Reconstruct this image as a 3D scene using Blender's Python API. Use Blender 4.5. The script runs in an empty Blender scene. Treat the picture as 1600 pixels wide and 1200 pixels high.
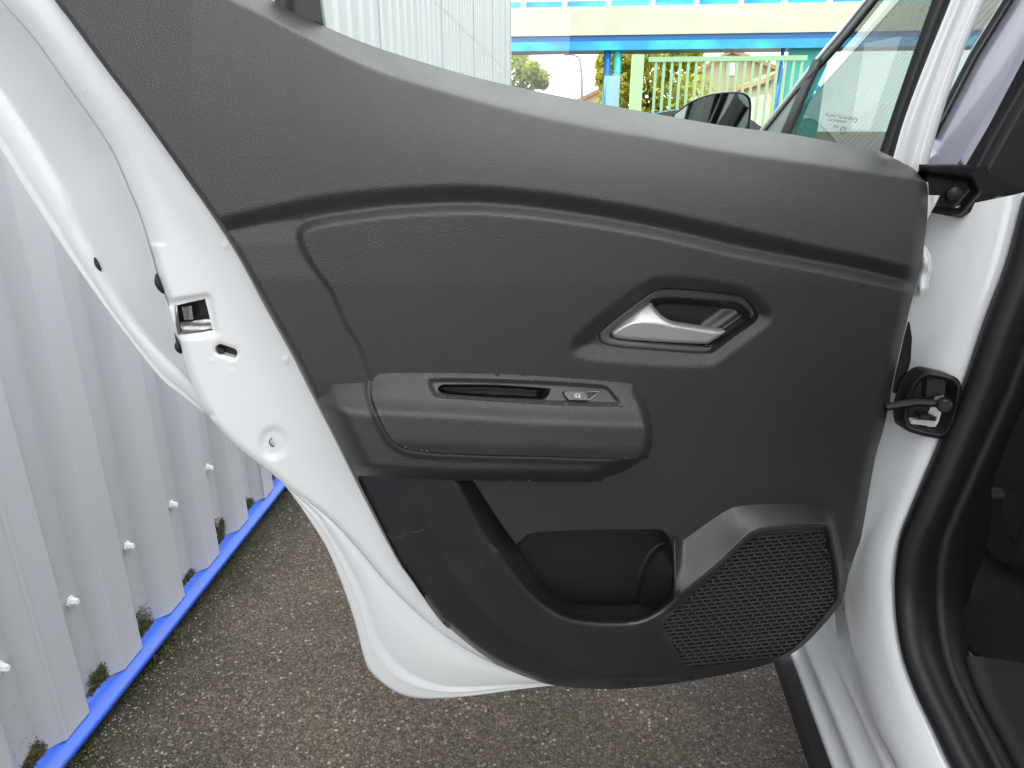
import bpy, math, random
import numpy as np
from mathutils import Vector, Matrix
from mathutils.geometry import delaunay_2d_cdt
random.seed(7)
rng = np.random.default_rng(7)
SC = bpy.context.scene
COL = SC.collection

# ------------------------------------------------------------------ camera
FPX, PITCH, YAW, CAMH = 1090.0, math.radians(20.0), math.radians(6.5), 1.15
cd = bpy.data.cameras.new("camera")
cd.sensor_width = 36.0
cd.lens = 36.0 * FPX / 1600.0
cd.clip_start, cd.clip_end = 0.02, 2000.0
cam = bpy.data.objects.new("camera", cd)
cam.location = (0, 0, CAMH)
cam.rotation_euler = (math.radians(90) - PITCH, 0, YAW)
COL.objects.link(cam)
SC.camera = cam

# ------------------------------------------------------------------ sky, sun, exposure
SUN_DIR = Vector((-0.85, -0.22, 1.15)).normalized()      # towards the sun
world = bpy.data.worlds.new("World")
SC.world = world
world.use_nodes = True
wn, wl = world.node_tree.nodes, world.node_tree.links
wn.clear()
sky = wn.new("ShaderNodeTexSky")
sky.sky_type = 'NISHITA'
sky.sun_disc = False
sky.sun_elevation = math.asin(SUN_DIR.z)
sky.sun_rotation = math.atan2(SUN_DIR.x, SUN_DIR.y)
sky.air_density, sky.dust_density, sky.ozone_density = 1.0, 1.6, 1.0
tc = wn.new("ShaderNodeTexCoord")
cn = wn.new("ShaderNodeTexNoise")
cn.inputs["Scale"].default_value = 2.2
cn.inputs["Detail"].default_value = 7
cn.inputs["Roughness"].default_value = 0.6
cn.inputs["Distortion"].default_value = 0.4
cr = wn.new("ShaderNodeValToRGB")
cr.color_ramp.elements[0].position = 0.17
cr.color_ramp.elements[1].position = 0.47
mx = wn.new("ShaderNodeMix"); mx.data_type = 'RGBA'
mx.inputs["B"].default_value = (8.3, 8.55, 8.75, 1)       # sunlit cloud
bg = wn.new("ShaderNodeBackground"); bg.inputs["Strength"].default_value = 0.10
wo = wn.new("ShaderNodeOutputWorld")
wl.new(tc.outputs["Generated"], cn.inputs["Vector"])
wl.new(cn.outputs["Fac"], cr.inputs["Fac"])
wl.new(cr.outputs["Color"], mx.inputs["Factor"])
wl.new(sky.outputs["Color"], mx.inputs["A"])
wl.new(mx.outputs["Result"], bg.inputs["Color"])
wl.new(bg.outputs["Background"], wo.inputs["Surface"])
sd = bpy.data.lights.new("sun", 'SUN')
sd.energy, sd.angle, sd.color = 2.2, math.radians(0.5), (1.0, 0.95, 0.86)
sun = bpy.data.objects.new("sun", sd)
sun.rotation_euler = SUN_DIR.to_track_quat('Z', 'Y').to_euler()
COL.objects.link(sun)
vs = SC.view_settings
vs.view_transform, vs.look, vs.gamma, vs.use_curve_mapping = 'Standard', 'None', 1.0, False
vs.exposure = 2.0

# ------------------------------------------------------------------ photo geometry helpers
CAM = np.array([0, 0, CAMH])
_f = np.array([-math.sin(YAW) * math.cos(PITCH), math.cos(YAW) * math.cos(PITCH), -math.sin(PITCH)])
_u = np.array([-math.sin(YAW) * math.sin(PITCH), math.cos(YAW) * math.sin(PITCH), math.cos(PITCH)])
_r = np.array([math.cos(YAW), math.sin(YAW), 0])
def rays(px, py):
    px, py = np.asarray(px, float), np.asarray(py, float)
    return (px - 800)[..., None] * _r + (600 - py)[..., None] * _u + FPX * _f
def on_plane(px, py, n, c):            # n.p = c
    d = rays(px, py)
    t = (np.asarray(c) - CAM @ n) / (d @ n)
    return CAM + d * t[..., None]
TH = math.radians(76)                  # door opening angle
DU = np.array([math.sin(TH), math.cos(TH), 0])
DN = np.array([math.cos(TH), -math.sin(TH), 0])
DC = float(np.array([-math.sin(YAW), math.cos(YAW), 0]) * 0.86 @ DN)
def D(px, py, w):                      # point of the open door, w metres in front of its base plane
    return on_plane(px, py, DN, DC + np.asarray(w, float))
def PX(px, py, x): return on_plane(px, py, np.array([1., 0, 0]), x)
def PY(px, py, y): return on_plane(px, py, np.array([0, 1., 0]), y)
def PZ(px, py, z): return on_plane(px, py, np.array([0, 0, 1.]), z)

def S(t): t = np.clip(t, 0, 1); return t * t * (3 - 2 * t)
def crv(pts, n=8, closed=False):       # Catmull-Rom through control points
    p = np.asarray(pts, float)
    k = len(p); out = []
    segs = k if closed else k - 1
    for i in range(segs):
        g = (lambda j: p[j % k]) if closed else (lambda j: p[min(max(j, 0), k - 1)])
        p0, p1, p2, p3 = g(i - 1), g(i), g(i + 1), g(i + 2)
        for s in range(n):
            t = s / n
            out.append(0.5 * (2 * p1 + (p2 - p0) * t + (2 * p0 - 5 * p1 + 4 * p2 - p3) * t * t + (3 * p1 - p0 - 3 * p2 + p3) * t ** 3))
    if not closed: out.append(p[-1])
    return np.array(out)
def resample(p, n, closed=False):
    p = np.asarray(p, float)
    if closed: p = np.vstack([p, p[:1]])
    L = np.concatenate([[0], np.cumsum(np.linalg.norm(np.diff(p, axis=0), axis=1))])
    t = np.linspace(0, L[-1], n + (1 if closed else 0))
    if closed: t = t[:-1]
    return np.stack([np.interp(t, L, p[:, i]) for i in range(p.shape[1])], 1)
def densify(p, step):                  # closed loop, keeps its corners
    out = []
    for i in range(len(p)):
        a, b = p[i], p[(i + 1) % len(p)]
        m = max(1, int(math.ceil(np.linalg.norm(b - a) / step)))
        for s in range(m): out.append(a + (b - a) * s / m)
    return np.array(out)
def inside(poly, q):
    x, y = q[:, 0], q[:, 1]; r = np.zeros(len(q), bool)
    for i in range(len(poly)):
        a, b = poly[i], poly[i - 1]
        c = (a[1] > y) != (b[1] > y)
        if abs(b[1] - a[1]) < 1e-12: continue
        r ^= c & (x < (b[0] - a[0]) * (y - a[1]) / (b[1] - a[1]) + a[0])
    return r
def ldist(line, q, closed=False):      # distance of points q to a polyline
    best = np.full(len(q), 1e9)
    L = len(line)
    for i in range(L if closed else L - 1):
        a, b = line[i], line[(i + 1) % L]
        ab = b - a; l2 = ab @ ab
        if l2 < 1e-12: continue
        t = np.clip(((q - a) @ ab) / l2, 0, 1)
        dx = q[:, 0] - a[0] - t * ab[0]; dy = q[:, 1] - a[1] - t * ab[1]
        best = np.minimum(best, dx * dx + dy * dy)
    return np.sqrt(best)
def sdist(poly, q): d = ldist(poly, q, True); return np.where(inside(poly, q), d, -d)
def yof(c, x): o = np.argsort(c[:, 0]); return np.interp(x, c[o, 0], c[o, 1])

# ------------------------------------------------------------------ mesh helpers
class MB:
    def __init__(self): self.v, self.f, self.n = [], [], 0
    def add(self, v, f):
        v = np.asarray(v, float).reshape(-1, 3)
        self.f += [tuple(int(i) + self.n for i in q) for q in f]
        self.v.append(v); self.n += len(v); return self
    def box(self, c, s, rz=0.0, rx=0.0):
        v = np.array([[x, y, z] for x in (-.5, .5) for y in (-.5, .5) for z in (-.5, .5)]) * s
        if rx:
            k, l = math.cos(rx), math.sin(rx); v = v @ np.array([[1, 0, 0], [0, k, -l], [0, l, k]]).T
        if rz:
            k, l = math.cos(rz), math.sin(rz); v = v @ np.array([[k, -l, 0], [l, k, 0], [0, 0, 1]]).T
        return self.add(v + np.asarray(c), [(0, 1, 3, 2), (4, 6, 7, 5), (0, 4, 5, 1), (2, 3, 7, 6), (0, 2, 6, 4), (1, 5, 7, 3)])
    def tube(self, pts, r, seg=10, cap=True):
        pts = np.asarray(pts, float); n = len(pts); r = np.broadcast_to(np.asarray(r, float), (n,))
        V = []; ref = None
        for i in range(n):
            t = pts[min(i + 1, n - 1)] - pts[max(i - 1, 0)]; t = t / np.linalg.norm(t)
            if ref is None: ref = np.array([0, 0, 1.]) if abs(t[2]) < .9 else np.array([1., 0, 0])
            a = np.cross(t, ref); a /= np.linalg.norm(a); b = np.cross(a, t); ref = b
            for k in range(seg):
                g = 2 * math.pi * k / seg; V.append(pts[i] + r[i] * (math.cos(g) * a + math.sin(g) * b))
        Fc = [(i * seg + k, i * seg + (k + 1) % seg, (i + 1) * seg + (k + 1) % seg, (i + 1) * seg + k) for i in range(n - 1) for k in range(seg)]
        if cap: Fc += [tuple(range(seg))[::-1], tuple((n - 1) * seg + k for k in range(seg))]
        return self.add(V, Fc)
    def loft(self, rows, closed=False):      # rows: list of equally long 3-D point rows
        n = len(rows[0]); V = np.concatenate(rows); Fc = []
        for i in range(len(rows) - 1):
            for k in range(n if closed else n - 1):
                a, b = i * n + k, i * n + (k + 1) % n
                Fc.append((a, b, b + n, a + n))
        return self.add(V, Fc)
    def relief(self, poly, wf, step=4.0, holes=(), skirt=0.01, P=None):
        P = P or D
        poly = densify(np.asarray(poly, float), step)
        holes = [densify(np.asarray(h, float), step) for h in holes]
        lo, hi = poly.min(0), poly.max(0)
        gx, gy = np.arange(lo[0], hi[0], step), np.arange(lo[1], hi[1], step * .9)
        X, Y = np.meshgrid(gx, gy); X[1::2] += step / 2
        q = np.stack([X.ravel(), Y.ravel()], 1)
        q = q[inside(poly, q)]; q = q[ldist(poly, q, True) > .55 * step]
        for h in holes:
            q = q[~inside(h, q)]; q = q[ldist(h, q, True) > .55 * step]
        loops = [poly] + holes
        pts = np.concatenate(loops + [q]); edges = []; o = 0
        for l in loops:
            edges += [(o + i, o + (i + 1) % len(l)) for i in range(len(l))]; o += len(l)
        res = delaunay_2d_cdt([Vector((a, b)) for a, b in pts], edges, [], 0, 1e-4)
        v2 = np.array([(a.x, a.y) for a in res[0]]); tr = np.array(res[2])
        c = v2[tr].mean(1); keep = inside(poly, c)
        for h in holes: keep &= ~inside(h, c)
        tr = tr[keep]
        v3 = P(v2[:, 0], v2[:, 1], wf(v2))
        a, b, cc = v3[tr[:, 0]], v3[tr[:, 1]], v3[tr[:, 2]]
        nn = np.cross(b - a, cc - a); flip = ((CAM - a) * nn).sum(1) < 0
        tr[flip] = tr[flip][:, ::-1]
        self.add(v3, tr.tolist())
        if skirt:
            for l in loops:
                w = wf(l); A = P(l[:, 0], l[:, 1], w); B = A - DN * skirt
                n = len(l); self.add(np.concatenate([A, B]), [(i, (i + 1) % n, n + (i + 1) % n, n + i) for i in range(n)])
        return self
    def build(self, name, mat, parent=None, smooth=True, label=None, kind=None, angle=None):
        me = bpy.data.meshes.new(name)
        me.from_pydata(np.concatenate(self.v).tolist(), [], self.f); me.validate()
        o = bpy.data.objects.new(name, me); COL.objects.link(o)
        if mat is not None: me.materials.append(mat)
        if smooth:
            me.shade_smooth()
            if angle: me.set_sharp_from_angle(angle=math.radians(angle))
        attach(o, parent)
        if label: o["label"] = label
        if kind: o["kind"] = kind
        return o
def attach(o, parent):
    if parent is not None:
        o.parent = parent
        if parent.get("_base"): o.matrix_parent_inverse = Matrix.Translation(-Vector(parent.location))
def thing(name, label, cat, loc, group=None):
    o = bpy.data.objects.new(name, None); COL.objects.link(o); o.location = loc; o["_base"] = 1
    o.empty_display_size = .1
    o["label"] = label; o["category"] = cat
    if group: o["group"] = group
    return o
def tag(o, label, cat, group=None):
    o["label"] = label; o["category"] = cat
    if group: o["group"] = group
    return o
def fix_normals(o):
    import bmesh
    b = bmesh.new(); b.from_mesh(o.data); bmesh.ops.recalc_face_normals(b, faces=b.faces); b.to_mesh(o.data); b.free()
    return o

# ------------------------------------------------------------------ materials
def mat(name, color, rough=.5, metal=0., coat=0., spec=.5, bump=None, var=None, trans=0., ior=1.5, rvar=0.):
    m = bpy.data.materials.new(name); m.use_nodes = True
    nt = m.node_tree; N, L = nt.nodes, nt.links
    b = N["Principled BSDF"]
    b.inputs["Base Color"].default_value = (*color, 1)
    b.inputs["Roughness"].default_value = rough
    b.inputs["Metallic"].default_value = metal
    b.inputs["Coat Weight"].default_value = coat
    b.inputs["Coat Roughness"].default_value = .06
    b.inputs["Specular IOR Level"].default_value = spec
    b.inputs["Transmission Weight"].default_value = trans
    b.inputs["IOR"].default_value = ior
    t = N.new("ShaderNodeTexCoord")
    if var:                             # (noise scale, other colour, low, high)
        n = N.new("ShaderNodeTexNoise"); n.inputs["Scale"].default_value = var[0]; n.inputs["Detail"].default_value = 6
        r = N.new("ShaderNodeMapRange"); r.inputs["From Min"].default_value = var[2]; r.inputs["From Max"].default_value = var[3]
        x = N.new("ShaderNodeMix"); x.data_type = 'RGBA'
        x.inputs["A"].default_value = (*color, 1); x.inputs["B"].default_value = (*var[1], 1)
        L.new(t.outputs["Object"], n.inputs["Vector"]); L.new(n.outputs["Fac"], r.inputs["Value"])
        L.new(r.outputs["Result"], x.inputs["Factor"]); L.new(x.outputs["Result"], b.inputs["Base Color"])
    if rvar:                            # smears: gloss varies by rvar
        n = N.new("ShaderNodeTexNoise"); n.inputs["Scale"].default_value = 11; n.inputs["Detail"].default_value = 5; n.inputs["Distortion"].default_value = 1.2
        r = N.new("ShaderNodeMapRange"); r.inputs["From Min"].default_value = .3; r.inputs["From Max"].default_value = .7
        r.inputs["To Min"].default_value = rough - rvar; r.inputs["To Max"].default_value = rough + rvar
        L.new(t.outputs["Object"], n.inputs["Vector"]); L.new(n.outputs["Fac"], r.inputs["Value"]); L.new(r.outputs["Result"], b.inputs["Roughness"])
    if bump:                            # list of (kind, scale, distance)
        prev = None
        for kind, sc, dist in bump:
            if kind == 'V':
                n = N.new("ShaderNodeTexVoronoi"); n.feature = 'F1'; out = n.outputs["Distance"]
            else:
                n = N.new("ShaderNodeTexNoise"); n.inputs["Detail"].default_value = 1; out = n.outputs["Fac"]
            n.inputs["Scale"].default_value = sc
            L.new(t.outputs["Object"], n.inputs["Vector"])
            u = N.new("ShaderNodeBump"); u.inputs["Strength"].default_value = 1; u.inputs["Distance"].default_value = dist
            L.new(out, u.inputs["Height"])
            if prev: L.new(prev.outputs["Normal"], u.inputs["Normal"])
            prev = u
        L.new(prev.outputs["Normal"], b.inputs["Normal"])
    return m
M = {}
M['grain'] = mat("charcoal_grained_plastic", (.033, .032, .031), .39, rvar=.03, spec=.65, bump=[('V', 760, .00042), ('N', 900, .00014)], var=(3, (.028, .027, .026), .35, .65))
M['grain_fine'] = mat("charcoal_fine_plastic", (.028, .0275, .028), .34, rvar=.07, spec=.7, bump=[('N', 700, .00016)], var=(9, (.020, .0195, .019), .4, .7))
M['plastic'] = mat("dark_smooth_plastic", (.022, .022, .023), .42)
M['bezel'] = mat("grey_satin_plastic", (.10, .10, .102), .42)
M['dark'] = mat("black_plastic", (.006, .006, .006), .5)
M['void'] = mat("dark_inner_plastic", (.008, .008, .007), .5)
M['rubber'] = mat("black_rubber", (.010, .010, .0095), .45)
M['white'] = mat("white_car_paint", (.87, .88, .88), .22, coat=.9, bump=[('N', 9, .0006)])
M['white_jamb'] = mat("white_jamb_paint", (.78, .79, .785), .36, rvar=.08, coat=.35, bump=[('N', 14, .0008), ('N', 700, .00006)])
M['satin'] = mat("satin_silver_plastic", (.62, .62, .60), .34, metal=.55)
M['steel'] = mat("bare_steel", (.42, .41, .38), .3, metal=1., bump=[('N', 120, .0006)])
M['welt'] = mat("light_grey_welt", (.20, .20, .19), .5)
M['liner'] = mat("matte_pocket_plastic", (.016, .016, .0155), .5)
M['grille'] = mat("charcoal_grille_plastic", (.052, .051, .050), .45)
M['inner_black'] = mat("matte_black_cabin_plastic", (.005, .005, .005), .6)
M['bezel2'] = mat("dark_satin_bezel", (.042, .042, .043), .40)
M['icon'] = mat("white_print", (.8, .8, .8), .5)
M['gloss_black'] = mat("black_gloss_trim", (.012, .012, .014), .16, coat=.3)
M['pillar'] = mat("dark_grey_pillar_plastic", (.022, .022, .024), .45, bump=[('N', 900, .0001)])
M['applique'] = mat("black_film_sky_sheen", (.50, .50, .57), .26, metal=.5, spec=1., coat=1., bump=[('N', 5, .0006)])  # pale lilac base paints the sky's reflection onto black film
M['carpet'] = mat("black_carpet", (.010, .011, .011), .95, bump=[('N', 700, .004)], var=(260, (.022, .024, .024), .45, .7))
M['fabric'] = mat("dark_seat_fabric", (.016, .016, .017), .9, bump=[('N', 900, .001)])
def glassmat(name, tint, rough=0.0):
    m = bpy.data.materials.new(name); m.use_nodes = True
    N, L = m.node_tree.nodes, m.node_tree.links; N.clear()
    o = N.new("ShaderNodeOutputMaterial"); g = N.new("ShaderNodeBsdfGlossy"); t = N.new("ShaderNodeBsdfTransparent")
    x = N.new("ShaderNodeMixShader"); f = N.new("ShaderNodeFresnel")
    g.inputs["Roughness"].default_value = rough; t.inputs["Color"].default_value = (*tint, 1)
    ge = N.new("ShaderNodeNewGeometry"); mr = N.new("ShaderNodeMapRange")      # same index from either side of the sheet
    mr.inputs["To Min"].default_value = 1.62; mr.inputs["To Max"].default_value = 1 / 1.62
    L.new(ge.outputs["Backfacing"], mr.inputs["Value"]); L.new(mr.outputs["Result"], f.inputs["IOR"])
    L.new(f.outputs[0], x.inputs[0]); L.new(t.outputs[0], x.inputs[1]); L.new(g.outputs[0], x.inputs[2]); L.new(x.outputs[0], o.inputs[0])
    return m
M['glass'] = glassmat("green_tinted_glass", (.84, .90, .83))
M['front_glass'] = glassmat("side_window_glass", (.48, .53, .52))
# ------------------------------------------------------------------ the white car: open rear door
car = thing("car", "white car at right with its rear side door standing wide open", "car", (1.25, 0.9, 0))
A = lambda *p: np.array(p, float)
# measured outlines (photograph pixels)
T_LEFT = crv([(40,-70),(85,0),(110,33),(167,110),(213,170),(283,267),(327,327),(375,400),(417,477),(460,553),(484,601),(522,675),(569,771),(621,872),(644,906),(675,953),(704,986),(758,1028),(805,1052),(856,1069),(900,1075)], 5)
T_BOT = crv([(900,1075),(950,1077),(1000,1074),(1073,1065),(1175,1045),(1227,1027),(1257,1007),(1286,977),(1313,944),(1320,925)], 5)
T_RIGHT = crv([(1320,925),(1325,902),(1344,846),(1360,756),(1369,709),(1383,660),(1399,579),(1417,502),(1428,457),(1437,426),(1445,376),(1449,338),(1450,300),(1448,284)], 4)
T_TOP = crv([(1448,284),(1437,270),(1416,255),(1400,244),(1373,239),(1332,228),(1237,210),(1129,196),(1020,177),(960,166),(860,147),(760,125),(680,103),(580,71),(505,40),(428,2),(350,-60)], 5)
OUTLINE = np.concatenate([T_LEFT[:-1], T_BOT[:-1], T_RIGHT[:-1], T_TOP])
ROLL = crv([(300,-45),(360,0),(417,27),(467,53),(530,86),(613,120),(713,150),(813,177),(913,199),(1020,217),(1129,237),(1237,253),(1328,266),(1382,274),(1437,281),(1460,285)], 6)
Y1 = crv([(330,341),(417,322),(500,304),(580,295),(680,289),(747,289),(847,298),(913,308),(1000,323),(1092,342),(1201,366),(1274,384),(1339,397),(1385,408),(1450,423)], 6)
Y2 = crv([(330,372),(420,352),(547,333),(613,325),(713,320),(780,322),(880,333),(1000,353),(1092,373),(1165,390),(1340,423),(1385,435),(1450,450)], 6)
# the plate inside the light band
PLATE = np.concatenate([crv([(563,585),(550,547),(527,507),(507,460),(487,433),(468,400),(460,376),(464,357),(480,346),(507,339),(547,333),(613,325),(713,320),(780,322),(880,333),(1000,353),(1092,373),(1165,390),(1340,423),(1480,457)], 5), A((1480,1100),(563,1100))])
DISH = crv([(888,545),(902,517),(947,480),(1000,442),(1030,431),(1085,432),(1160,445),(1192,463),(1210,488),(1203,510),(1160,542),(1120,571),(1085,576),(1010,573),(910,563)], 5, True)
BEZ_O = crv([(936,527),(941,514),(980,482),(1015,457),(1037,450),(1085,452),(1153,460),(1172,471),(1184,490),(1180,503),(1147,527),(1120,547),(1100,553),(1010,547),(965,543),(942,537)], 5, True)
BEZ_I = crv([(954,525),(958,516),(985,496),(1013,473),(1026,466),(1060,465),(1142,472),(1160,480),(1170,491),(1166,501),(1140,520),(1115,537),(1100,540),(985,532),(958,528)], 5, True)
def w_trim(q):
    x, y = q[:, 0], q[:, 1]
    yr, y1, y2 = yof(ROLL, x), yof(Y1, x), yof(Y2, x)
    ytop = yof(T_TOP, x)
    w = np.full(len(q), .014)
    t = np.clip((y - ytop) / np.maximum(yr - ytop, 4), 0, 1.3)
    w = np.where(y < yr + 14, np.where(t < 1, .014 - .075 * (1 - t) ** 1.15, .014), w)
    bulge = np.clip((y - yr) / np.maximum(y1 - yr, 10), 0, 1)
    w = w + (.028 * bulge + .004 * np.sin(np.pi * bulge)) * (y > yr)
    drop = S((y - y1 + 3) / np.maximum(y2 - y1 + 3, 8))
    w = w - .0095 * drop - .012 * np.clip((y - 440) / 400, 0, 1)
    sdp = sdist(PLATE, q)
    kk = np.interp(y, [345, 380, 430, 590], [1, .60, .34, .10])
    lift = .0125 * np.clip((sdp + 1) / 15, 0, 1)
    lift = np.maximum(lift, .0125 * (1 - kk) * (1 - S((x - 500 - (y - 380) * .5) / 70)) * (y > y2))
    w = w + lift
    sdd = sdist(DISH, q)
    depth = .0125
    w = w - depth * S((sdd) / 30.0)
    ed = ldist(OUTLINE, q, True)
    rightside = S((x - 1150) / 150)
    w = w - (.006 + .010 * rightside) * (1 - np.clip(ed / (6 + 14 * rightside), 0, 1)) ** 2 * np.where(y > yr + 6, 1, 0)
    return w
TRIM = np.concatenate([
    A((40,-70)), T_LEFT[(T_LEFT[:,1] > -60) & (T_LEFT[:,1] < 700)],
    A((545,715),(700,720),(738,745)), crv([(738,748),(779,812),(807,851)], 3),
    crv([(820,838),(835,832),(910,828),(1022,827),(1038,831),(1049,844)], 4), A((1052,870),(1115,840),(1165,810),(1285,815),(1300,850),(1330,880)),
    T_RIGHT[(T_RIGHT[:,1] < 862)][:-1], T_TOP])
if len(TRIM.shape) != 2: raise RuntimeError
trim_mb = MB().relief(TRIM, w_trim, 4.0, [BEZ_O, A((660,600),(880,604),(880,645),(660,640))], skirt=.03)

# --- painted metal shell of the door
IN_UP = crv([(-60,-80),(0,0),(50,57),(100,127),(133,173),(173,233),(200,293),(217,333),(238,400),(245,427),(257,460),(264,480),(276,520),(282,533),(290,567),(302,603),(314,630),(327,650)], 4)
REC = crv([(-110,-30),(-40,80),(0,137),(33,187),(67,240),(100,300),(117,343),(147,400),(173,453),(213,510),(253,553),(302,601),(327,651)], 5)
OUT_UP = crv([(-110,90),(-50,165),(0,233),(43,303),(107,399),(150,460),(200,527),(250,590),(283,617),(327,652)], 5)
GROOVE = crv([(327,650),(367,693),(430,743),(452,762),(511,806),(558,854),(606,911),(669,971),(717,1006),(758,1029),(800,1047),(850,1060)], 5)
HEM = crv([(327,651),(367,694),(430,744),(452,763),(498,806),(514,830),(542,877),(571,938),(584,985),(603,1022),(634,1053),(675,1072),(717,1077),(812,1070),(856,1068)], 5)
OUT_LO = crv([(327,652),(367,695),(430,745),(451,766),(482,810),(511,857),(536,917),(555,974),(568,1025),(577,1047),(596,1066),(622,1083),(653,1091),(691,1091),(748,1086),(812,1077),(880,1069)], 5)
INNER = np.concatenate([IN_UP[:-1], GROOVE, A((880,1060)), (T_LEFT[(T_LEFT[:,1] > -60) & (T_LEFT[:,1] < 1060)] + A((26,-6)))[::-1], A((100,-75))])
LATCH = crv([(273,481),(277,477),(316,468),(321,470),(331,512),(328,517),(283,523),(277,520)], 3, True)
LATCH_D = A((258,466),(325,456),(333,462),(345,520),(338,528),(281,534))
def w_inner(q):
    x, y = q[:, 0], q[:, 1]
    w = np.full(len(q), -.004)
    up = ldist(IN_UP, q)
    w = w - np.where(y < 480, .016, .008) * (1 - np.clip(up / np.where(y < 380, 34, 14), 0, 1)) ** 2 * (y < 652)
    w = w - .004 * (1 - np.clip(ldist(GROOVE, q) / 9, 0, 1)) ** 2 * (y >= 640)
    w = w - .006 * S(sdist(LATCH_D, q) / 9)                                    # latch recess
    for cx, cy, r, d in ((428, 692, 27, .0035), (40, 122, 11, -.0016), (75, 133, 11, -.0016), (9, 40, 12, -.0016), (352, 385, 6, -.001), (447, 563, 7, -.0012), (130, 143, 5, -.0008)):
        w = w - d * S((r - np.hypot(x - cx, (y - cy) * .9)) / (r * .45))
    for cx, cy in ((330, 567), (364, 570), (363, 581)):                        # stamped marks
        w = w + .0007 * ((np.abs(x - cx) < 5) & (np.abs(y - cy) < 5) & ~((np.abs(x - cx) < 2.5) & (np.abs(y - cy) < 2.5)))
    # key slot, rim turned in
    a = np.array([345., 546]); b = np.array([363., 552]); ab = b - a
    t = np.clip(((q - a) @ ab) / (ab @ ab), 0, 1); dd = np.hypot(x - a[0] - t * ab[0], y - a[1] - t * ab[1])
    w = w - .003 * (1 - np.clip((dd - 8) / 5, 0, 1)) ** 2
    w = w + .0022 * np.exp(-((ldist(T_LEFT, q) - 26) / 20) ** 2) - .001
    return w
SLOT = np.array([(345 - 9 * math.sin(a), 546 + 8.5 * math.cos(a)) if math.sin(a) > -.3 else (362 - 9 * math.sin(a), 552 + 8.5 * math.cos(a)) for a in np.linspace(.32, .32 + 2 * math.pi, 24, endpoint=False)])
def row(c, w, n=90): c = resample(c, n); return D(c[:, 0], c[:, 1], np.interp(np.linspace(0, 1, n), np.linspace(0, 1, len(w)), w) if np.ndim(w) else np.full(n, w))
def mixc(a, b, t, n=90): return resample(a, n) * (1 - t) + resample(b, n) * t
shell = MB().relief(INNER, w_inner, 3.5, [LATCH, SLOT], skirt=.012)
shell.loft([row(IN_UP, -.016), row(mixc(IN_UP, REC, .06), -.032), row(mixc(IN_UP, REC, .5), -.070), row(mixc(IN_UP, REC, .93), -.098), row(REC, -.102)])
shell.loft([row(REC, -.102), row(mixc(REC, OUT_UP, .10), -.098), row(mixc(REC, OUT_UP, .72), -.106), row(mixc(REC, OUT_UP, .84), -.111), row(mixc(REC, OUT_UP, .97), -.107), row(OUT_UP, -.111), row(OUT_UP, -.13)])
shell.loft([row(GROOVE, -.0135), row(mixc(GROOVE, HEM, .04), -.0100), row(mixc(GROOVE, HEM, .5), -.0108), row(mixc(GROOVE, HEM, .92), -.0125), row(HEM, -.0165),
            row(mixc(HEM, OUT_LO, .12), -.0125), row(mixc(HEM, OUT_LO, .45), -.0130), row(mixc(HEM, OUT_LO, .62), -.0170), row(mixc(HEM, OUT_LO, .9), -.0150), row(OUT_LO, -.0200), row(OUT_LO, -.075)])
# outer skin behind everything
skin = np.concatenate([OUT_UP[OUT_UP[:,1] < 645], OUT_LO[:-2], T_BOT[::2] - A((0, 4)), T_RIGHT[:-2:2] + A((-6, 0)), T_TOP[::2] + A((0, 6))])
shell.relief(skin, lambda q: np.full(len(q), -.135) + .02 * np.clip(ldist(skin, q, True) / 120, 0, 1) * -1, 40, skirt=0)
# right end face of the door, white
RE = T_RIGHT[::2]
shell.loft([D(RE[:,0] - 1, RE[:,1], .004), D(RE[:,0] + np.interp(RE[:,1], [284, 320, 470, 520, 600, 640, 925], [2, 0, 2, 7, 4, 0, -6]), RE[:,1], -.012), D(RE[:,0] - 4, RE[:,1], -.10)])
rear_door = shell.build("rear_door", M['white_jamb'], car, label="open rear door in white paint with charcoal inner trim")
# window frame of the door
FB_L = crv([(1470,-40),(1456,0),(1415,116),(1374,236)], 6); FB_R = crv([(1502,-40),(1486,0),(1440,114),(1412,190),(1396,246)], 6)
fw_R = crv([(1556,-40),(1539,0),(1507,76),(1470,186),(1450,258),(1446,285)], 4)
fw_L = crv([(1502,-40),(1486,0),(1440,114),(1412,190),(1396,246),(1390,264)], 4)
n = 30
fr = MB().loft([row(fw_L, -0.050, n), row(mixc(fw_L, fw_R, .10, n), -0.048, n), row(mixc(fw_L, fw_R, .34, n), -0.049, n), row(mixc(fw_L, fw_R, .42, n), -0.056, n), row(mixc(fw_L, fw_R, .62, n), -0.057, n),
                row(mixc(fw_L, fw_R, .70, n), -0.052, n), row(mixc(fw_L, fw_R, .93, n), -0.054, n), row(fw_R, -0.060, n), row(fw_R, -0.113, n)])
fr.build("window_frame", M['white'], rear_door)
MB().loft([row(FB_L, -.078, n), row(FB_L, -.058, n), row(mixc(FB_L, FB_R, .12, n), -.052, n), row(mixc(FB_L, FB_R, .88, n), -.046, n), row(FB_R, -.052, n)]).build("glass_channel", M['rubber'], rear_door)
RP = A((440,-60),(494,-60),(500,0),(506,42),(470,30),(428,6))
MB().relief(RP, lambda q: -.066 + .004 * S((q[:,0] - 448) / 12), 6, skirt=.03).build("rear_window_post", M['pillar'], rear_door)
GL = np.concatenate([A((440,-70),(1480,-70),(1465,0),(1380,240)), T_TOP[(T_TOP[:,0] < 1370) & (T_TOP[:,0] > 440)] + A((0, 8))])
gp = D(GL[:,0], GL[:,1], -.072)
glass = MB().add(gp, [tuple(range(len(gp)))]).build("window_glass", M['glass'], rear_door, smooth=False)
if glass.data.polygons[0].normal.dot(Vector(DN)) < 0: glass.data.flip_normals()
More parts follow.
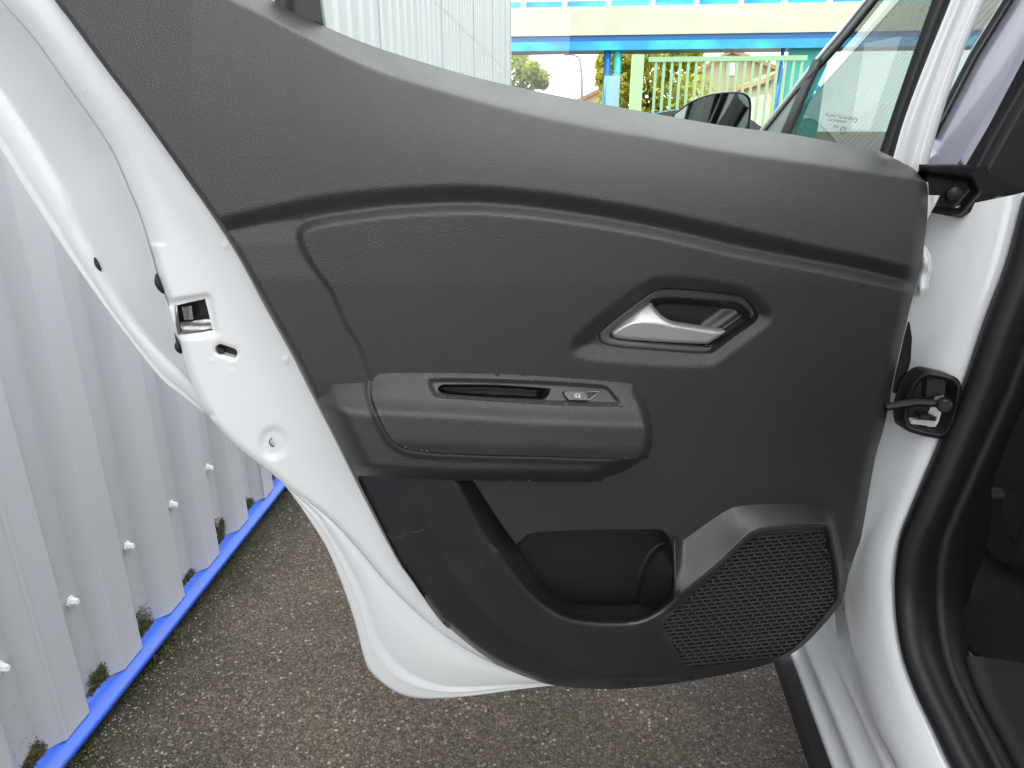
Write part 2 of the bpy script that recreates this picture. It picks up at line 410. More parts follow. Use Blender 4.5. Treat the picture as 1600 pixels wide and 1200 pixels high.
# trim
trim = trim_mb.build("trim_panel", M['grain'], rear_door)
# thin light welt between trim and metal
wl_ = T_LEFT[(T_LEFT[:,1] > 250) & (T_LEFT[:,1] < 935)]
wk = np.sin(np.linspace(0, math.pi, 80))[:, None] ** .6; wb_ = resample(wl_, 80)
def wrow(dx, dy, w): q = wb_ + np.array([dx, dy]) * wk; return D(q[:,0], q[:,1], w)
MB().loft([wrow(-4.5, 1, -.004), wrow(-3, .7, .008), wrow(-.5, .2, .012), wrow(1.5, 0, .004)]).build("edge_welt", M['welt'], rear_door)
# --- armrest base and pad
def arm_prof(x, y, top, bt, bb, bot, w0, wt, wb, wf, wlow):
    ys = np.stack([top, bt, bb, bot - 14, bot])
    ws = [w0, wt, wb, wf, wlow]
    tot = 0
    for dy in (-5, -2.5, 0, 2.5, 5):                 # rounded breaks
        w = np.full(len(x), w0)
        for i in range(4):
            t = np.clip((y + dy - ys[i]) / np.maximum(ys[i+1] - ys[i], 1), 0, 1)
            w = np.where(y + dy >= ys[i], ws[i] + (ws[i+1] - ws[i]) * t, w)
        tot = tot + w / 5
    return tot
RS = crv([(958,596),(985,600),(996,606),(1006,624),(1015,650),(1020,672),(1020,690),(1014,712),(1000,727),(977,743),(951,753)], 4)
PAD = crv([(581,612),(581,598),(589,587),(610,583),(722,583),(835,587),(966,597),(990,602),(1003,616),(1014,647),(1019,668),(1019,690),(1013,710),(996,717),(835,712),(722,709),(650,704),(622,694),(606,677),(592,649),(583,625)], 5, True)
def w_base(q):
    x, y = q[:, 0], q[:, 1]
    top = np.interp(x, [480, 527, 565, 700, 1000], [599, 589, 585, 584, 600]); bt = np.interp(x, [490, 582, 700, 975], [617, 627, 632, 645])
    bb = np.interp(x, [490, 582, 700, 990], [634, 648, 654, 664]); bot = np.interp(x, [550, 715, 1000], [743, 752, 753])
    w = arm_prof(x, y, top, bt, bb, bot, .030, .057, .073, .076, .050)
    w = .024 + (w - .024) * S((ldist(RS, q) + 4) / 34)
    dp = -sdist(PAD, q); w = w + .0045 * np.exp(-((dp - 4) / 4.5) ** 2) * (dp > -2)
    ed = ldist(T_LEFT, q); w = w - .030 * (1 - np.clip(ed / 34, 0, 1)) ** 2
    return w
def w_pad(q):
    x, y = q[:, 0], q[:, 1]
    top = np.interp(x, [580, 610, 722, 835, 966, 1000], [590, 583, 583, 587, 597, 604]); bt = np.interp(x, [580, 685, 797, 974], [624, 629, 637, 644])
    bb = np.interp(x, [580, 722, 835, 990], [644, 651, 659, 664]); bot = np.interp(x, [640, 722, 835, 1000], [705, 709, 712, 718])
    w = arm_prof(x, y, top, bt, bb, bot, .042, .066, .084, .087, .085)
    return .030 + (w - .030) * S((ldist(RS[9:], q) + 7) / 20)
T_L2 = T_LEFT[(T_LEFT[:,1] > 602) & (T_LEFT[:,1] < 742)]
BASE = np.concatenate([A((486,597),(527,589),(565,585.5),(580,586)), A((597,640),(640,682),(722,690),(960,700),(990,690)), RS[24:], A((951,752.8),(835,752.5),(715,751),(561,743)), T_L2[::-1] + A((0.5, 0))])
MB().relief(BASE, w_base, 4, skirt=.035).build("armrest_base", M['grain'], rear_door)
RECESS = crv([(669,597),(675,591.5),(745,591.5),(850,595),(929,600),(947,603),(956,610),(971,630),(966,634),(876,632),(771,626),(706,622),(680,618.5),(672,607)], 4, True)
MB().relief(PAD, w_pad, 3.5, [RECESS], skirt=.006).build("armrest_pad", M['grain'], rear_door)
gap = resample(PAD, 160, True)
MB().relief(PAD + (PAD - PAD.mean(0)) / np.linalg.norm(PAD - PAD.mean(0), axis=1)[:, None] * np.interp(PAD[:, 0], [985, 1005], [2.2, .3])[:, None], lambda q: w_pad(q) - .0045, 5, [RECESS], skirt=.004).build("pad_joint", M['dark'], rear_door)
GRIP = crv([(684,607),(690,601.5),(700,600.5),(771,601),(850,606),(860,609),(851,624),(824,624.5),(745,621),(700,617),(687,613)], 4, True)
def w_bez(q):
    e = np.clip(ldist(RECESS, q, True) / 7, 0, 1)
    return w_pad(q) + .0012 - .0055 * S(e)
MB().relief(RECESS, w_bez, 2.5, [GRIP], skirt=.004).build("switch_bezel", M['bezel2'], rear_door)
MB().relief(GRIP, lambda q: w_pad(q) - .006 - .022 * S(ldist(GRIP, q, True) / 4) + .018 * S((q[:,0] - 836) / 20) * S(ldist(GRIP, q, True) / 4), 2.5, skirt=0).build("pull_cup", M['dark'], rear_door)
SWF = A((879,613),(887,610.5),(940,611),(921,626.5),(888,625.5),(881,618))
MB().relief(SWF, lambda q: w_bez(q) + .0008, 2.5, skirt=.002).build("switch_surround", M['dark'], rear_door)
SW = A((881,613.5),(888,611.5),(913,612),(919.5,625.3),(889,624.6),(883,618))
MB().relief(SW, lambda q: w_bez(q) + .0035 + .002 * S((q[:,0] - 890) / 20), 2, skirt=.004).build("window_switch", M['bezel'], rear_door, angle=40)
tri = A((915,612.3),(937.5,611.8),(920,625.2),(915,612.3))
tq = D(tri[:,0], tri[:,1], w_bez(tri) + .0016)
MB().tube(tq, .00045, 6).build("switch_outline", M['satin'], rear_door)
ic = MB()                                   # pictogram: car window
def stroke(pts, wpx=.0005):
    p = np.array(pts, float); ic.tube(D(p[:,0], p[:,1], w_bez(p) + .0062), wpx, 5)
stroke([(898,620.5),(898.3,617.2),(900.6,615.4),(905.5,615.8),(906.8,621.8),(898,621.2)])
stroke([(900,620.8),(900.4,617.6),(902.3,617.2)]); stroke([(903.5,619.4),(905.9,619.5)], .0007); stroke([(904.6,617.2),(904.8,621)])
ic.build("switch_symbol", M['icon'], rear_door)
# --- inner release handle
def w_bezel(q): 
    a, b = ldist(BEZ_O, q, True), ldist(BEZ_I, q, True); t = a / np.maximum(a + b, .01)
    return .0145 + .0055 * np.sin(np.pi * np.clip(t, 0, 1)) ** .3 - .002 * t
MB().relief(BEZ_O, w_bezel, 2.5, [BEZ_I], skirt=.006).build("handle_bezel", M['bezel'], rear_door)
def w_cup(q):
    s_ = ((q[:,0] - 1118) * .58 + (q[:,1] - 499) * .81)
    return .012 - .022 * S(ldist(BEZ_I, q, True) / 11) + .009 * S((s_ + 10) / 24) * S((q[:,0] - 1075) / 30)
MB().relief(BEZ_I, w_cup, 2.5, skirt=0).build("handle_cup", M['grain_fine'], rear_door)
cc = np.array([(1096 + 14.5 * math.cos(a), 487 + 13.5 * math.sin(a)) for a in np.linspace(-.9, 3.5, 24)])
MB().tube(D(cc[:,0], cc[:,1], -.0115), .0009, 6).build("screw_cover", M['dark'], rear_door)
LEVER = np.concatenate([crv([(956,522),(958,516),(968,506),(990,489),(1010,474),(1016,471.5),(1022,480),(1032,491),(1041,498),(1054,504.5),(1080,509),(1110,513.5),(1134,517)], 4)[:-1], crv([(1134,517),(1125,525),(1112,533),(1102,537),(1060,535.5),(1015,533),(985,530.5),(964,528),(957,525)], 4)[:-1]])
RIDGE = crv([(960,520),(975,511),(992,504.5),(1010,504),(1030,506),(1052,510.5),(1080,515.5),(1110,520),(1128,521.5)], 4)
def w_lev(q):
    x, y = q[:, 0], q[:, 1]; yr = yof(RIDGE, x)
    w = np.where(y < yr, .0255 - .00055 * (yr - y), .0255 - .00016 * (y - yr))
    w = w + np.interp(x, [956, 1000, 1060, 1135], [-.006, 0, .003, .004])
    return w - .004 * (1 - np.clip(ldist(LEVER, q, True) / 4.5, 0, 1)) ** 2
MB().relief(LEVER, w_lev, 2.2, skirt=.012).build("handle_lever", M['satin'], rear_door)
# --- lower panel: map pocket lip and speaker surround
LIP = crv([(712,745),(722,765),(760,839),(780,862),(797,887),(817,912),(835,931),(855,948),(885,964),(930,971.5),(986,971),(1020,959),(1048,940),(1080,912)], 5)
INN = crv([(738,745),(779,812),(807,853),(817,875),(842,916),(864,939),(892,956),(911,960),(949,962),(990,961),(1014,955),(1033,935),(1046,903),(1050,843)], 5)
CREASE = crv([(632,745),(663,811),(698,879),(736,933),(780,981),(827,1015),(875,1041),(940,1062)], 5)
SPK_OUT = crv([(1050,842),(1096,808),(1131,786),(1157,779),(1233,778.5),(1280,784),(1303,794),(1312,808),(1325,897)], 5)
RIM = crv([(1020,960),(1050,942),(1087,910),(1131,872),(1163,840),(1181,829),(1219,823),(1284,818.5),(1295,826),(1301,850),(1311,905),(1313,935)], 5)
GRILLE = crv([(1038,972),(1087,925),(1131,882),(1163,850),(1187,838),(1230,833),(1280,830),(1290,836),(1300,880),(1307,925),(1304,942),(1262,992),(1225,1023),(1175,1033),(1082,1043),(1070,1037),(1052,1007),(1044,989)], 4, True)
TL3 = T_LEFT[T_LEFT[:,1] > 745]
LOWER = np.concatenate([TL3[:-1], T_BOT, A((1325,900)), SPK_OUT[::-1][1:], INN[::-1], A((700,738),(562,738))])
def w_low(q):
    x, y = q[:, 0], q[:, 1]
    dl, di, dc = ldist(LIP, q), ldist(INN, q), ldist(CREASE, q)
    de = ldist(np.concatenate([TL3, T_BOT]), q)
    lip_poly = np.concatenate([LIP, A((1080,700),(712,700))])
    beyond = inside(lip_poly, q) & (x < 1052)
    t = np.clip(de / np.maximum(de + dc, 1), 0, 1)
    crease_poly = np.concatenate([CREASE, A((1500,1062),(1500,700),(632,700))])
    infacet = inside(crease_poly, q)
    w = np.where(infacet, .044 + .012 * dc / np.maximum(dc + dl, 1) , .006 + .038 * t ** .9)
    ds, dr = ldist(SPK_OUT, q), ldist(RIM, q)
    wsp = .027 + .036 * ds / np.maximum(ds + dr, 1)
    spk = S((x - 1030) / 40) * (y < 1100)
    rim_poly = np.concatenate([RIM, A((1313,1200),(900,1200),(1020,960))])
    w_in = .063 - .014 * S(dr / 11) - .0006 * np.clip(y - 900, 0, 200) * .08
    w_spk = np.where(inside(rim_poly, q), w_in, wsp)
    w = np.where(x > 1000, w * (1 - spk) + w_spk * spk, w)
    w = w - .018 * (1 - np.clip(de / np.where(x > 900, 26, 12), 0, 1)) ** 2 * np.where(x > 700, 1, .3)
    w = w - .005 * (1 - np.clip(dl / 8, 0, 1)) ** 2 * ~beyond * (x < 1060)
    w = np.where(beyond, .051 - .058 * dl / np.maximum(dl + di, .5), w)
    return w
MB().relief(LOWER, w_low, 3.5, [GRILLE], skirt=.025).build("map_pocket", M['grain_fine'], rear_door)
WALLC = crv([(1062,838),(1048,846),(1030,852),(1017,863),(1008,878),(1001,896),(994,922),(988,945),(984,985)], 4)
WPOLY = np.concatenate([WALLC, A((1120,985),(1120,820))])
LINER = A((770,800),(1075,800),(1085,1000),(820,1000))
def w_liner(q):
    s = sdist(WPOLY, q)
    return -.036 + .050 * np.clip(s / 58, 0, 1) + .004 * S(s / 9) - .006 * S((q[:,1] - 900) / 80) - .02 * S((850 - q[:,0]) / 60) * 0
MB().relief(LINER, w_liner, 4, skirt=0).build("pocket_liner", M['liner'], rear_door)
# --- speaker grille: real bars
g = MB()
sl = -.10
def wg(q): return w_low(q) - .0035
rows_ = np.arange(800, 1110, 5.9)
def bar(p0, p1, half, dep, off=0.0):
    p = np.array([p0, p1], float); d = p[1] - p[0]; d /= np.linalg.norm(d); nrm = np.array([-d[1], d[0]]) * half
    q = np.array([p[0] - nrm, p[1] - nrm, p[1] + nrm, p[0] + nrm]); w = WG(q) + off
    a = D(q[:,0], q[:,1], w); b = a - DN * dep
    g.add(np.concatenate([a, b]), [(3, 2, 1, 0), (0, 1, 5, 4), (1, 2, 6, 5), (2, 3, 7, 6), (3, 0, 4, 7)])
gx_ = np.linspace(1030, 1315, 24); gy_ = np.linspace(820, 1050, 20)
from_grid = np.array([wg(np.stack([gx_, np.full(24, v)], 1)) for v in gy_])
def WG(q):
    fx = np.clip((q[:,0] - 1030) / (285 / 23), 0, 22.99); fy = np.clip((q[:,1] - 820) / (230 / 19), 0, 18.99)
    i, j = fx.astype(int), fy.astype(int); a, b = fx - i, fy - j
    return from_grid[j, i] * (1-a) * (1-b) + from_grid[j, i+1] * a * (1-b) + from_grid[j+1, i] * (1-a) * b + from_grid[j+1, i+1] * a * b
for k, y0 in enumerate(rows_):
    xs = np.arange(1030, 1316, 3.2); ln = np.stack([xs, y0 + 25 + sl * (xs - 1038) + .0 * xs], 1)
    ok = sdist(GRILLE, ln) > -2.0
    for i in range(len(xs) - 1):
        if ok[i] and ok[i+1]: bar(ln[i], ln[i+1], 1.0, .0035)
    ph = (k * 4.9) % 13.4
    for x0 in np.arange(1026 + ph, 1316, 13.4):
        p0 = np.array([x0, y0 + 25 + sl * (x0 - 1038)]); p1 = p0 + (2.6, 5.7)
        if sdist(GRILLE, np.array([p0, p1])).min() > 0: bar(p0, p1, 1.2, .0035, .0009)
grille = g.build("speaker_grille", M['grille'], rear_door, smooth=False)
MB().relief(GRILLE, lambda q: WG(q) - .012, 12, skirt=0).build("speaker_cloth", M['liner'], rear_door)
# --- latch, slot, plug, clips on the metal
lq = A((262,462),(340,455),(350,525),(275,535))
MB().relief(lq, lambda q: np.full(len(q), -.034), 8, skirt=0).build("latch_cavity", M['void'], rear_door)
pl = A((278,482),(292,478),(300,517),(283,521))
MB().relief(A((281,504),(329,498),(331,513),(284,522)), lambda q: -.012 - .008 * S((514 - q[:,1]) / 14), 3, skirt=.006).build("latch_plate", M['steel'], rear_door)
MB().relief(A((284,480),(299,478),(302,499),(288,500)), lambda q: -.020 + .003 * S((q[:,0] - 290) / 5), 3, skirt=.006).build("latch_claw", M['steel'], rear_door)
lp = np.array([(275,478),(277,490),(276,505),(279,521)], float)
MB().tube(D(lp[:,0], lp[:,1], -.008), [.0012, .0016, .0016, .0012], 8).build("latch_lip", M['steel'], rear_door)
MB().relief(A((332,534),(376,540),(376,566),(332,560)), lambda q: np.full(len(q), -.020), 8, skirt=0).build("lock_slot", M['void'], rear_door)
sc_ = D(np.array([346.5]), np.array([547.]), -.016)[0]
MB().tube([sc_, sc_ + DN * .006], .0042, 14).build("lock_screw", M['plastic'], rear_door, angle=40)
for (x0, y0, x1, y1) in ((245,427,256,459), (278,531,284,553), (148,402,158,424)):
    pts = crv([(x0 - .5, y0), ((x0 + x1) / 2 - (3 if x0 > 200 else 1), (y0 + y1) / 2 + 1), (x1, y1)], 6)
    c = D(pts[:,0], pts[:,1], -.017 if x0 > 200 else -.099)
    rr = np.sin(np.linspace(.05, math.pi - .05, len(pts))) * (.0035 if x0 > 200 else .0024) + .0003
    MB().tube(c, rr, 8).build("rubber_plug", M['rubber'], rear_door)
pc = np.array([(428 + 15 * math.cos(a), 692 + 14 * math.sin(a)) for a in np.linspace(0, 2 * math.pi, 28, endpoint=False)])
MB().relief(pc, lambda q: -.0105 + .002 * S(ldist(pc, q, True) / 6), 3, skirt=.004).build("round_plug", M['white_jamb'], rear_door)
cr2 = crv([(425,684),(421,689),(423,696),(428,698)], 5); MB().tube(D(cr2[:,0], cr2[:,1], -.0082), .0006, 5).build("plug_slit", M['dark'], rear_door)
# scuffs on the lower trim
for pts in ([(606,835),(614,842),(620,838),(626,841),(634,835)], [(640,832),(652,831),(663,827)], [(668,909),(676,901)]):
    p = crv(pts, 4); MB().tube(D(p[:,0], p[:,1], w_low(p) + .0001), .00035, 4).build("scuff", M['bezel'], rear_door)
# printed marking on the glass, read from outside (mirrored from here)
inkm = mat("dark_glass_print", (.02, .05, .045), .6)
UPV = np.array([0, 0, 1.])
def mark(body, px, py, size, tilt=-.13):
    c = bpy.data.curves.new("glass_marking", 'FONT'); c.body = body; c.size = size; c.align_x = 'CENTER'; c.align_y = 'CENTER'
    o = bpy.data.objects.new("glass_marking", c); COL.objects.link(o); c.materials.append(inkm)
    p = D(np.array([px]), np.array([py]), -.0705)[0]
    ex = -DU * math.cos(tilt) - UPV * math.sin(-tilt) * -1; ex /= np.linalg.norm(ex)
    ez = -DN; ey = np.cross(ez, ex)
    bpy.context.view_layer.update()
    me = bpy.data.meshes.new_from_object(o.evaluated_get(bpy.context.evaluated_depsgraph_get())); bpy.data.objects.remove(o)
    o = bpy.data.objects.new("glass_marking", me); COL.objects.link(o); me.materials.clear(); me.materials.append(inkm)
    o.matrix_basis = Matrix(((ex[0], ey[0], ez[0], p[0]), (ex[1], ey[1], ez[1], p[1]), (ex[2], ey[2], ez[2], p[2]), (0, 0, 0, 1)))
    attach(o, rear_door); return o
mark("RENAULT DACIA", 1311, 182.5, .0052)
mark("TEMPERED AS2", 1308, 189, .0042)
mark("43R", 1306, 198, .0045)
mark("E2", 1317.5, 202, .0052)
mark("001", 1315, 209.5, .0035)
dm = A((1337,184),(1332.5,188),(1336,191.5),(1340,187),(1337,184)); MB().tube(D(dm[:,0], dm[:,1], -.0705), .00045, 5).build("glass_emblem", inkm, rear_door)
rg = np.array([(1317.5 + 4.6 * math.cos(a), 202.5 + 4.4 * math.sin(a)) for a in np.linspace(0, 2 * math.pi, 20)])
MB().tube(D(rg[:,0], rg[:,1], -.0705), .00035, 5).build("glass_emblem", inkm, rear_door)
# ------------------------------------------------------------------ the car body beside the door
def body_row(pts, n=70, sm=5):           # control rows: (px, py, mode, value) -> smooth 3-D curve
    P3 = []
    for px, py, mode, v in pts:
        P3.append((PX if mode == 'x' else PY if mode == 'y' else PZ)(np.array([px]), np.array([py]), v)[0])
    return resample(crv(np.array(P3), sm), n)
def lerp(a, b, t, push=0.0, dirv=(-.5, -.85, 0)): return a * (1 - t) + b * t + np.array(dirv) * push
S1 = body_row([(1604,300,'y',.972),(1600,312,'y',.97),(1574,410,'y',.96),(1540,500,'y',.955),(1504,606,'y',.95),(1468,692,'y',.945),(1422,800,'y',.935),(1407,840,'y',.93),(1400,883,'y',.922),(1399,933,'y',.91),(1403,983,'y',.89),(1413,1033,'y',.865),(1433,1087,'y',.83),(1460,1143,'y',.79),(1487,1200,'y',.75),(1560,1330,'y',.66)])
W0 = body_row([(1450,330,'y',1.065),(1447,340,'y',1.065),(1430,410,'y',1.06),(1410,500,'y',1.055),(1385,606,'y',1.05),(1368,692,'y',1.045),(1335,800,'y',1.04),(1322,840,'y',1.035),(1316,883,'y',1.03),(1318,933,'y',1.015),(1325,983,'y',.985),(1334,1033,'y',.95),(1348,1087,'y',.90),(1370,1143,'y',.845),(1400,1200,'y',.79),(1450,1330,'y',.69)])
G2 = body_row([(1383,180,'x',.40),(1375,309,'x',.40),(1365,410,'x',.40),(1350,500,'x',.40),(1330,606,'x',.40),(1310,692,'x',.40),(1290,800,'x',.40),(1280,860,'x',.41),(1272,920,'x',.42),(1270,950,'x',.43),(1276,978,'x',.44),(1290,1010,'x',.447),(1312,1055,'x',.452),(1336,1110,'x',.455),(1378,1200,'x',.458),(1440,1330,'x',.46)])
jamb = MB()
jamb.loft([W0 + (.02, .06, 0), lerp(W0, S1, .0), lerp(W0, S1, .10, .006), lerp(W0, S1, .26, .016), lerp(W0, S1, .5, .020), lerp(W0, S1, .74, .016), lerp(W0, S1, .9, .006), lerp(W0, S1, .97, -.003), S1 + (.012, .012, 0)])
# sill steps below the opening, running along the car
def sill(px, py, x, z, n=40): return np.stack([np.full(n, x), np.linspace(1.30, .40, n), np.full(n, z)], 1)
prof = [(.405, .190), (.408, .214), (.412, .217), (.424, .244), (.421, .249), (.428, .256), (.446, .283), (.444, .290), (.452, .300), (.475, .335)]
jamb.loft([sill(0, 0, x, z) for x, z in prof])
body = jamb.build("body_side", M['white'], car, label="white painted pillar and sill of the door opening")
MB().loft([sill(0, 0, x, z) for x, z in [(.46, .10), (.40, .13), (.386, .17), (.386, .205), (.404, .2135)]]).build("rocker_cladding", M['pillar'], car)
# rubber seal round the opening
SE = []
nrm = np.array([.78, .0, .0])
_fr = np.interp(np.linspace(0, 1, len(S1)), [0, .50, .78, 1], [0, 0, 1, 1])[:, None]
S_OUT = np.array([-.25, -.95, 0]) * (1 - _fr) + np.array([-.45, -.25, .85]) * _fr
def seal_row(off, pushv):
    return S1 + np.array([1, 0, .0]) * off + S_OUT * pushv
SE = [seal_row(-.001, -.004), seal_row(.0, .010), seal_row(.007, .020), seal_row(.017, .026), seal_row(.029, .0275), seal_row(.040, .024), seal_row(.048, .016), seal_row(.052, .008), seal_row(.056, -.006)]
MB().loft(SE).build("door_seal", M['rubber'], car)
SB = lambda o, p: seal_row(o, p)
MB().loft([SB(.053, -.004), SB(.060, .004), SB(.072, .003), SB(.086, -.012), SB(.092, -.03)]).build("seal_flange_trim", M['dark'], car)
# lower pillar trim inside the cabin
PT = resample(crv(np.array([PY(np.array([a]), np.array([b]), c)[0] for a, b, c in ((1600,600,1.06),(1560,700,1.05),(1530,780,1.05),(1528,840,1.04),(1515,900,1.03),(1495,955,1.02),(1492,980,1.01))]), 5), 30)
PT2 = resample(crv(np.array([PY(np.array([a]), np.array([b]), c)[0] for a, b, c in ((1560,600,1.0),(1520,700,1.0),(1495,800,1.0),(1480,860,.99),(1480,900,.985),(1482,935,.98),(1490,985,.97))]), 5), 30)
MB().loft([PT2, PT2 * .5 + PT * .5 + (-.004, -.008, 0), PT, PT + (.05, .06, 0)]).build("pillar_trim", M['dark'], car)
# scuff plate, floor, mat, seat and belt anchor
lo_ = slice(int(len(S1) * .72), len(S1))
MB().loft([r[lo_] for r in (seal_row(.084, -.012), seal_row(.092, -.002), seal_row(.12, -.004), seal_row(.17, -.02), seal_row(.24, -.06))]).build("sill_plate", M['inner_black'], car)
MB().box((1.32, .3, .375), (1.36, 2.4, .03)).build("cabin_floor", M['carpet'], car)
mt = crv([(.60, 1.05), (.64, .80), (.70, .60), (1.1, .55), (1.1, 1.15), (.72, 1.2)], 5, True)
mm = MB(); nm = len(mt)
mm.add(np.concatenate([np.c_[mt, np.full(nm, .391)], np.c_[mt, np.full(nm, .400)]]), [tuple(range(nm, 2 * nm))] + [(i, (i + 1) % nm, nm + (i + 1) % nm, nm + i) for i in range(nm)])
mm.build("floor_mat", M['carpet'], car, smooth=False)
# front seat seen from behind
st = MB()
for i in range(1):
    prof_s = crv([(1.12, .42), (1.10, .60), (1.05, .80), (1.00, 1.05), (.99, 1.25), (1.03, 1.33), (1.10, 1.30), (1.16, 1.0), (1.22, .70), (1.30, .60), (1.6, .62), (1.66, .56), (1.62, .46), (1.3, .42)], 4, True)
    xs = [.74, .76, .80, 1.12, 1.16, 1.18]; inset = [.06, .02, 0, 0, .02, .06]
    cen = prof_s.mean(0); rws = []
    for x, k in zip(xs, inset): p = cen + (prof_s - cen) * (1 - k); rws.append(np.c_[np.full(len(p), x), p[:, 0], p[:, 1]])
    st.loft(rws, closed=True); st.add(rws[0], [tuple(range(len(prof_s)))]); st.add(rws[-1], [tuple(range(len(prof_s)))])
fix_normals(st.build("front_seat", M['fabric'], car))
b0, b1 = PY(np.array([1537.]), np.array([772.]), 1.12)[0], PY(np.array([1563.]), np.array([774.]), 1.12)[0]
MB().tube([b0, b0 * .8 + b1 * .2, b1], [.011, .0125, .0125], 14).build("belt_anchor", M['pillar'], car, angle=40)
bw = crv([(1568,760),(1566,790),(1572,820),(1580,850)], 4); bw2 = crv([(1600,775),(1598,800),(1590,830),(1582,852)], 4)
MB().loft([PY(bw[:,0], bw[:,1], 1.13), PY(bw2[:,0], bw2[:,1], 1.12)]).build("seat_belt", M['fabric'], car)
# cabin lining: far side, back, roof
cab = MB()
cab.box((2.02, .35, .75), (.05, 2.9, .8)); cab.box((1.38, -.62, .95), (1.3, .05, 1.2)); cab.box((1.34, .45, 1.60), (1.22, 2.1, .05)); cab.box((1.3, 1.85, .75), (1.5, .06, .62))
cab.build("cabin_lining", M['fabric'], car, smooth=False)
rf = MB()
rx = np.array([.60, .66, .80, 1.3, 1.8, 1.95, 2.0]); rz = np.array([1.50, 1.585, 1.63, 1.65, 1.63, 1.585, 1.5])
rf.loft([np.c_[rx, np.full(7, y), rz - .03 * ((y - .4) / 1.1) ** 2] for y in np.linspace(-.8, 1.5, 10)]); rf.build("roof", M['white'], car)
wsx = np.array([[.62, 1.50, 1.50], [1.95, 1.50, 1.50], [2.0, 2.45, 1.03], [.50, 2.45, 1.03]]); MB().add(wsx, [(0, 1, 2, 3)]).build('windscreen', M['front_glass'], car, smooth=False)
# check strap and its housing
hc = crv([(1410,640),(1414,625),(1424,600),(1436,586),(1450,580),(1475,584),(1494,590),(1502,602),(1501,615),(1496,640),(1486,672),(1476,684),(1462,685),(1430,678),(1412,668)], 4, True)
def hous(px, py, w): return PY(px, py, 1.0 - .0 * np.asarray(px)) + np.array([-.25, -.95, 0]) * np.asarray(w)[:, None]
def PYs(px, py, w):                     # plane of the pillar face around the housing, w metres proud
    n_ = np.array([-.42, -.90, .05]); c0 = PY(np.array([1455.]), np.array([632.]), .955)[0]
    return on_plane(px, py, n_, (c0 @ n_) + np.asarray(w))
hi_ = hc.mean(0) + (hc - hc.mean(0)) * .80
MB().relief(hc, lambda q: .006 + .006 * np.sin(np.pi * np.clip(ldist(hc, q, True) / np.maximum(ldist(hc, q, True) + ldist(hi_, q, True), .1), 0, 1)) ** .6, 2.5, [hi_], skirt=.02, P=PYs).build("strap_housing", M['rubber'], car)
MB().relief(hi_, lambda q: np.full(len(q), -.012), 6, skirt=0, P=PYs).build("housing_cavity", M['void'], car)
MB().relief(A((1449,590),(1478,597),(1476,617),(1447,621)), lambda q: np.full(len(q), -.003), 6, skirt=.01, P=PYs).build("housing_block", M['plastic'], car)
MB().relief(A((1440,648),(1464,652),(1462,658),(1438,656)), lambda q: np.full(len(q), .004), 6, skirt=.012, P=PYs).build("housing_block", M['plastic'], car)
MB().relief(A((1424,656),(1459,657),(1463,667),(1422,662)), lambda q: np.full(len(q), -.004), 6, skirt=.008, P=PYs).build("housing_window", M['white_jamb'], car)
p0 = PYs(np.array([1384.]), np.array([636.]), np.array([.03]))[0]; p1 = PYs(np.array([1432.]), np.array([629.]), np.array([.018]))[0]; p2 = PYs(np.array([1476.]), np.array([631.]), np.array([.012]))[0]
MB().tube(resample(np.array([p0, p1, p2]), 12), [.006] * 6 + [.0055] * 6, 8).build("check_strap", M['steel'] if False else M['dark'], car, angle=40)
bn = np.array([-.42, -.90, .05]); MB().tube([p2 - bn * .004, p2 + bn * .012, p2 + bn * .015], [.0095, .0095, .007], 16).build("strap_bolt", M['plastic'], car, angle=35)
# upper hinge corner: black cover, tip and white bracket
def PB(px, py, w): return PY(px, py, 1.0) + np.array([-.3, -.95, 0]) * np.broadcast_to(np.asarray(w, float), np.shape(px))[..., None]
MB().relief(A((1452,258),(1522,258),(1640,318),(1640,330),(1600,308),(1560,306),(1536,318),(1502,341),(1450,331)), lambda q: .0 - .022 * S(sdist(A((1440,264),(1519,276),(1532,300),(1500,338),(1440,331)), q) / 10), 3.5, skirt=.02, P=PB).build("pillar_corner_cover", M['rubber'], car)
MB().relief(A((1452,259),(1519,259),(1519,272),(1470,268),(1452,268)), lambda q: .006 - .004 * S((q[:,1] - 262) / 8), 3, skirt=.01, P=PB).build("cover_lip", M['pillar'], car)
sp = PB(np.array([1492.]), np.array([304.]), np.array([-.02]))[0]
MB().tube([sp, sp + (-.003, -.012, 0), sp + (-.003, -.014, 0)], [.009, .009, .005], 14).build("cover_screw", M['plastic'], car, angle=40)
MB().relief(A((1444,303),(1465,303),(1447,340),(1442,340)), lambda q: .02 + .004 * S((q[:,0] - 1450) / 8), 3, skirt=.004, P=PB).build("hinge_tip", M['white'], car, angle=40)
hb = crv([(1436,384),(1446,385),(1452,396),(1454,408),(1456,420),(1450,437),(1450,446),(1446,455),(1436,463),(1425,464)], 4, True)
MB().relief(hb, lambda q: .010 + .016 * S(ldist(hb, q, True) / 9) - .004 * np.cos((q[:,1] - 384) / 40 * 2 * np.pi), 2.5, skirt=.03, P=PB).build("hinge_bracket", M['white'], car)
# dark wiring boot between door and pillar
MB().relief(A((1420,500),(1424,524),(1422,560),(1410,600),(1400,612),(1390,600),(1405,540)), lambda q: np.full(len(q), .012), 5, skirt=.02, P=PB).build("wiring_boot", M['rubber'], car)
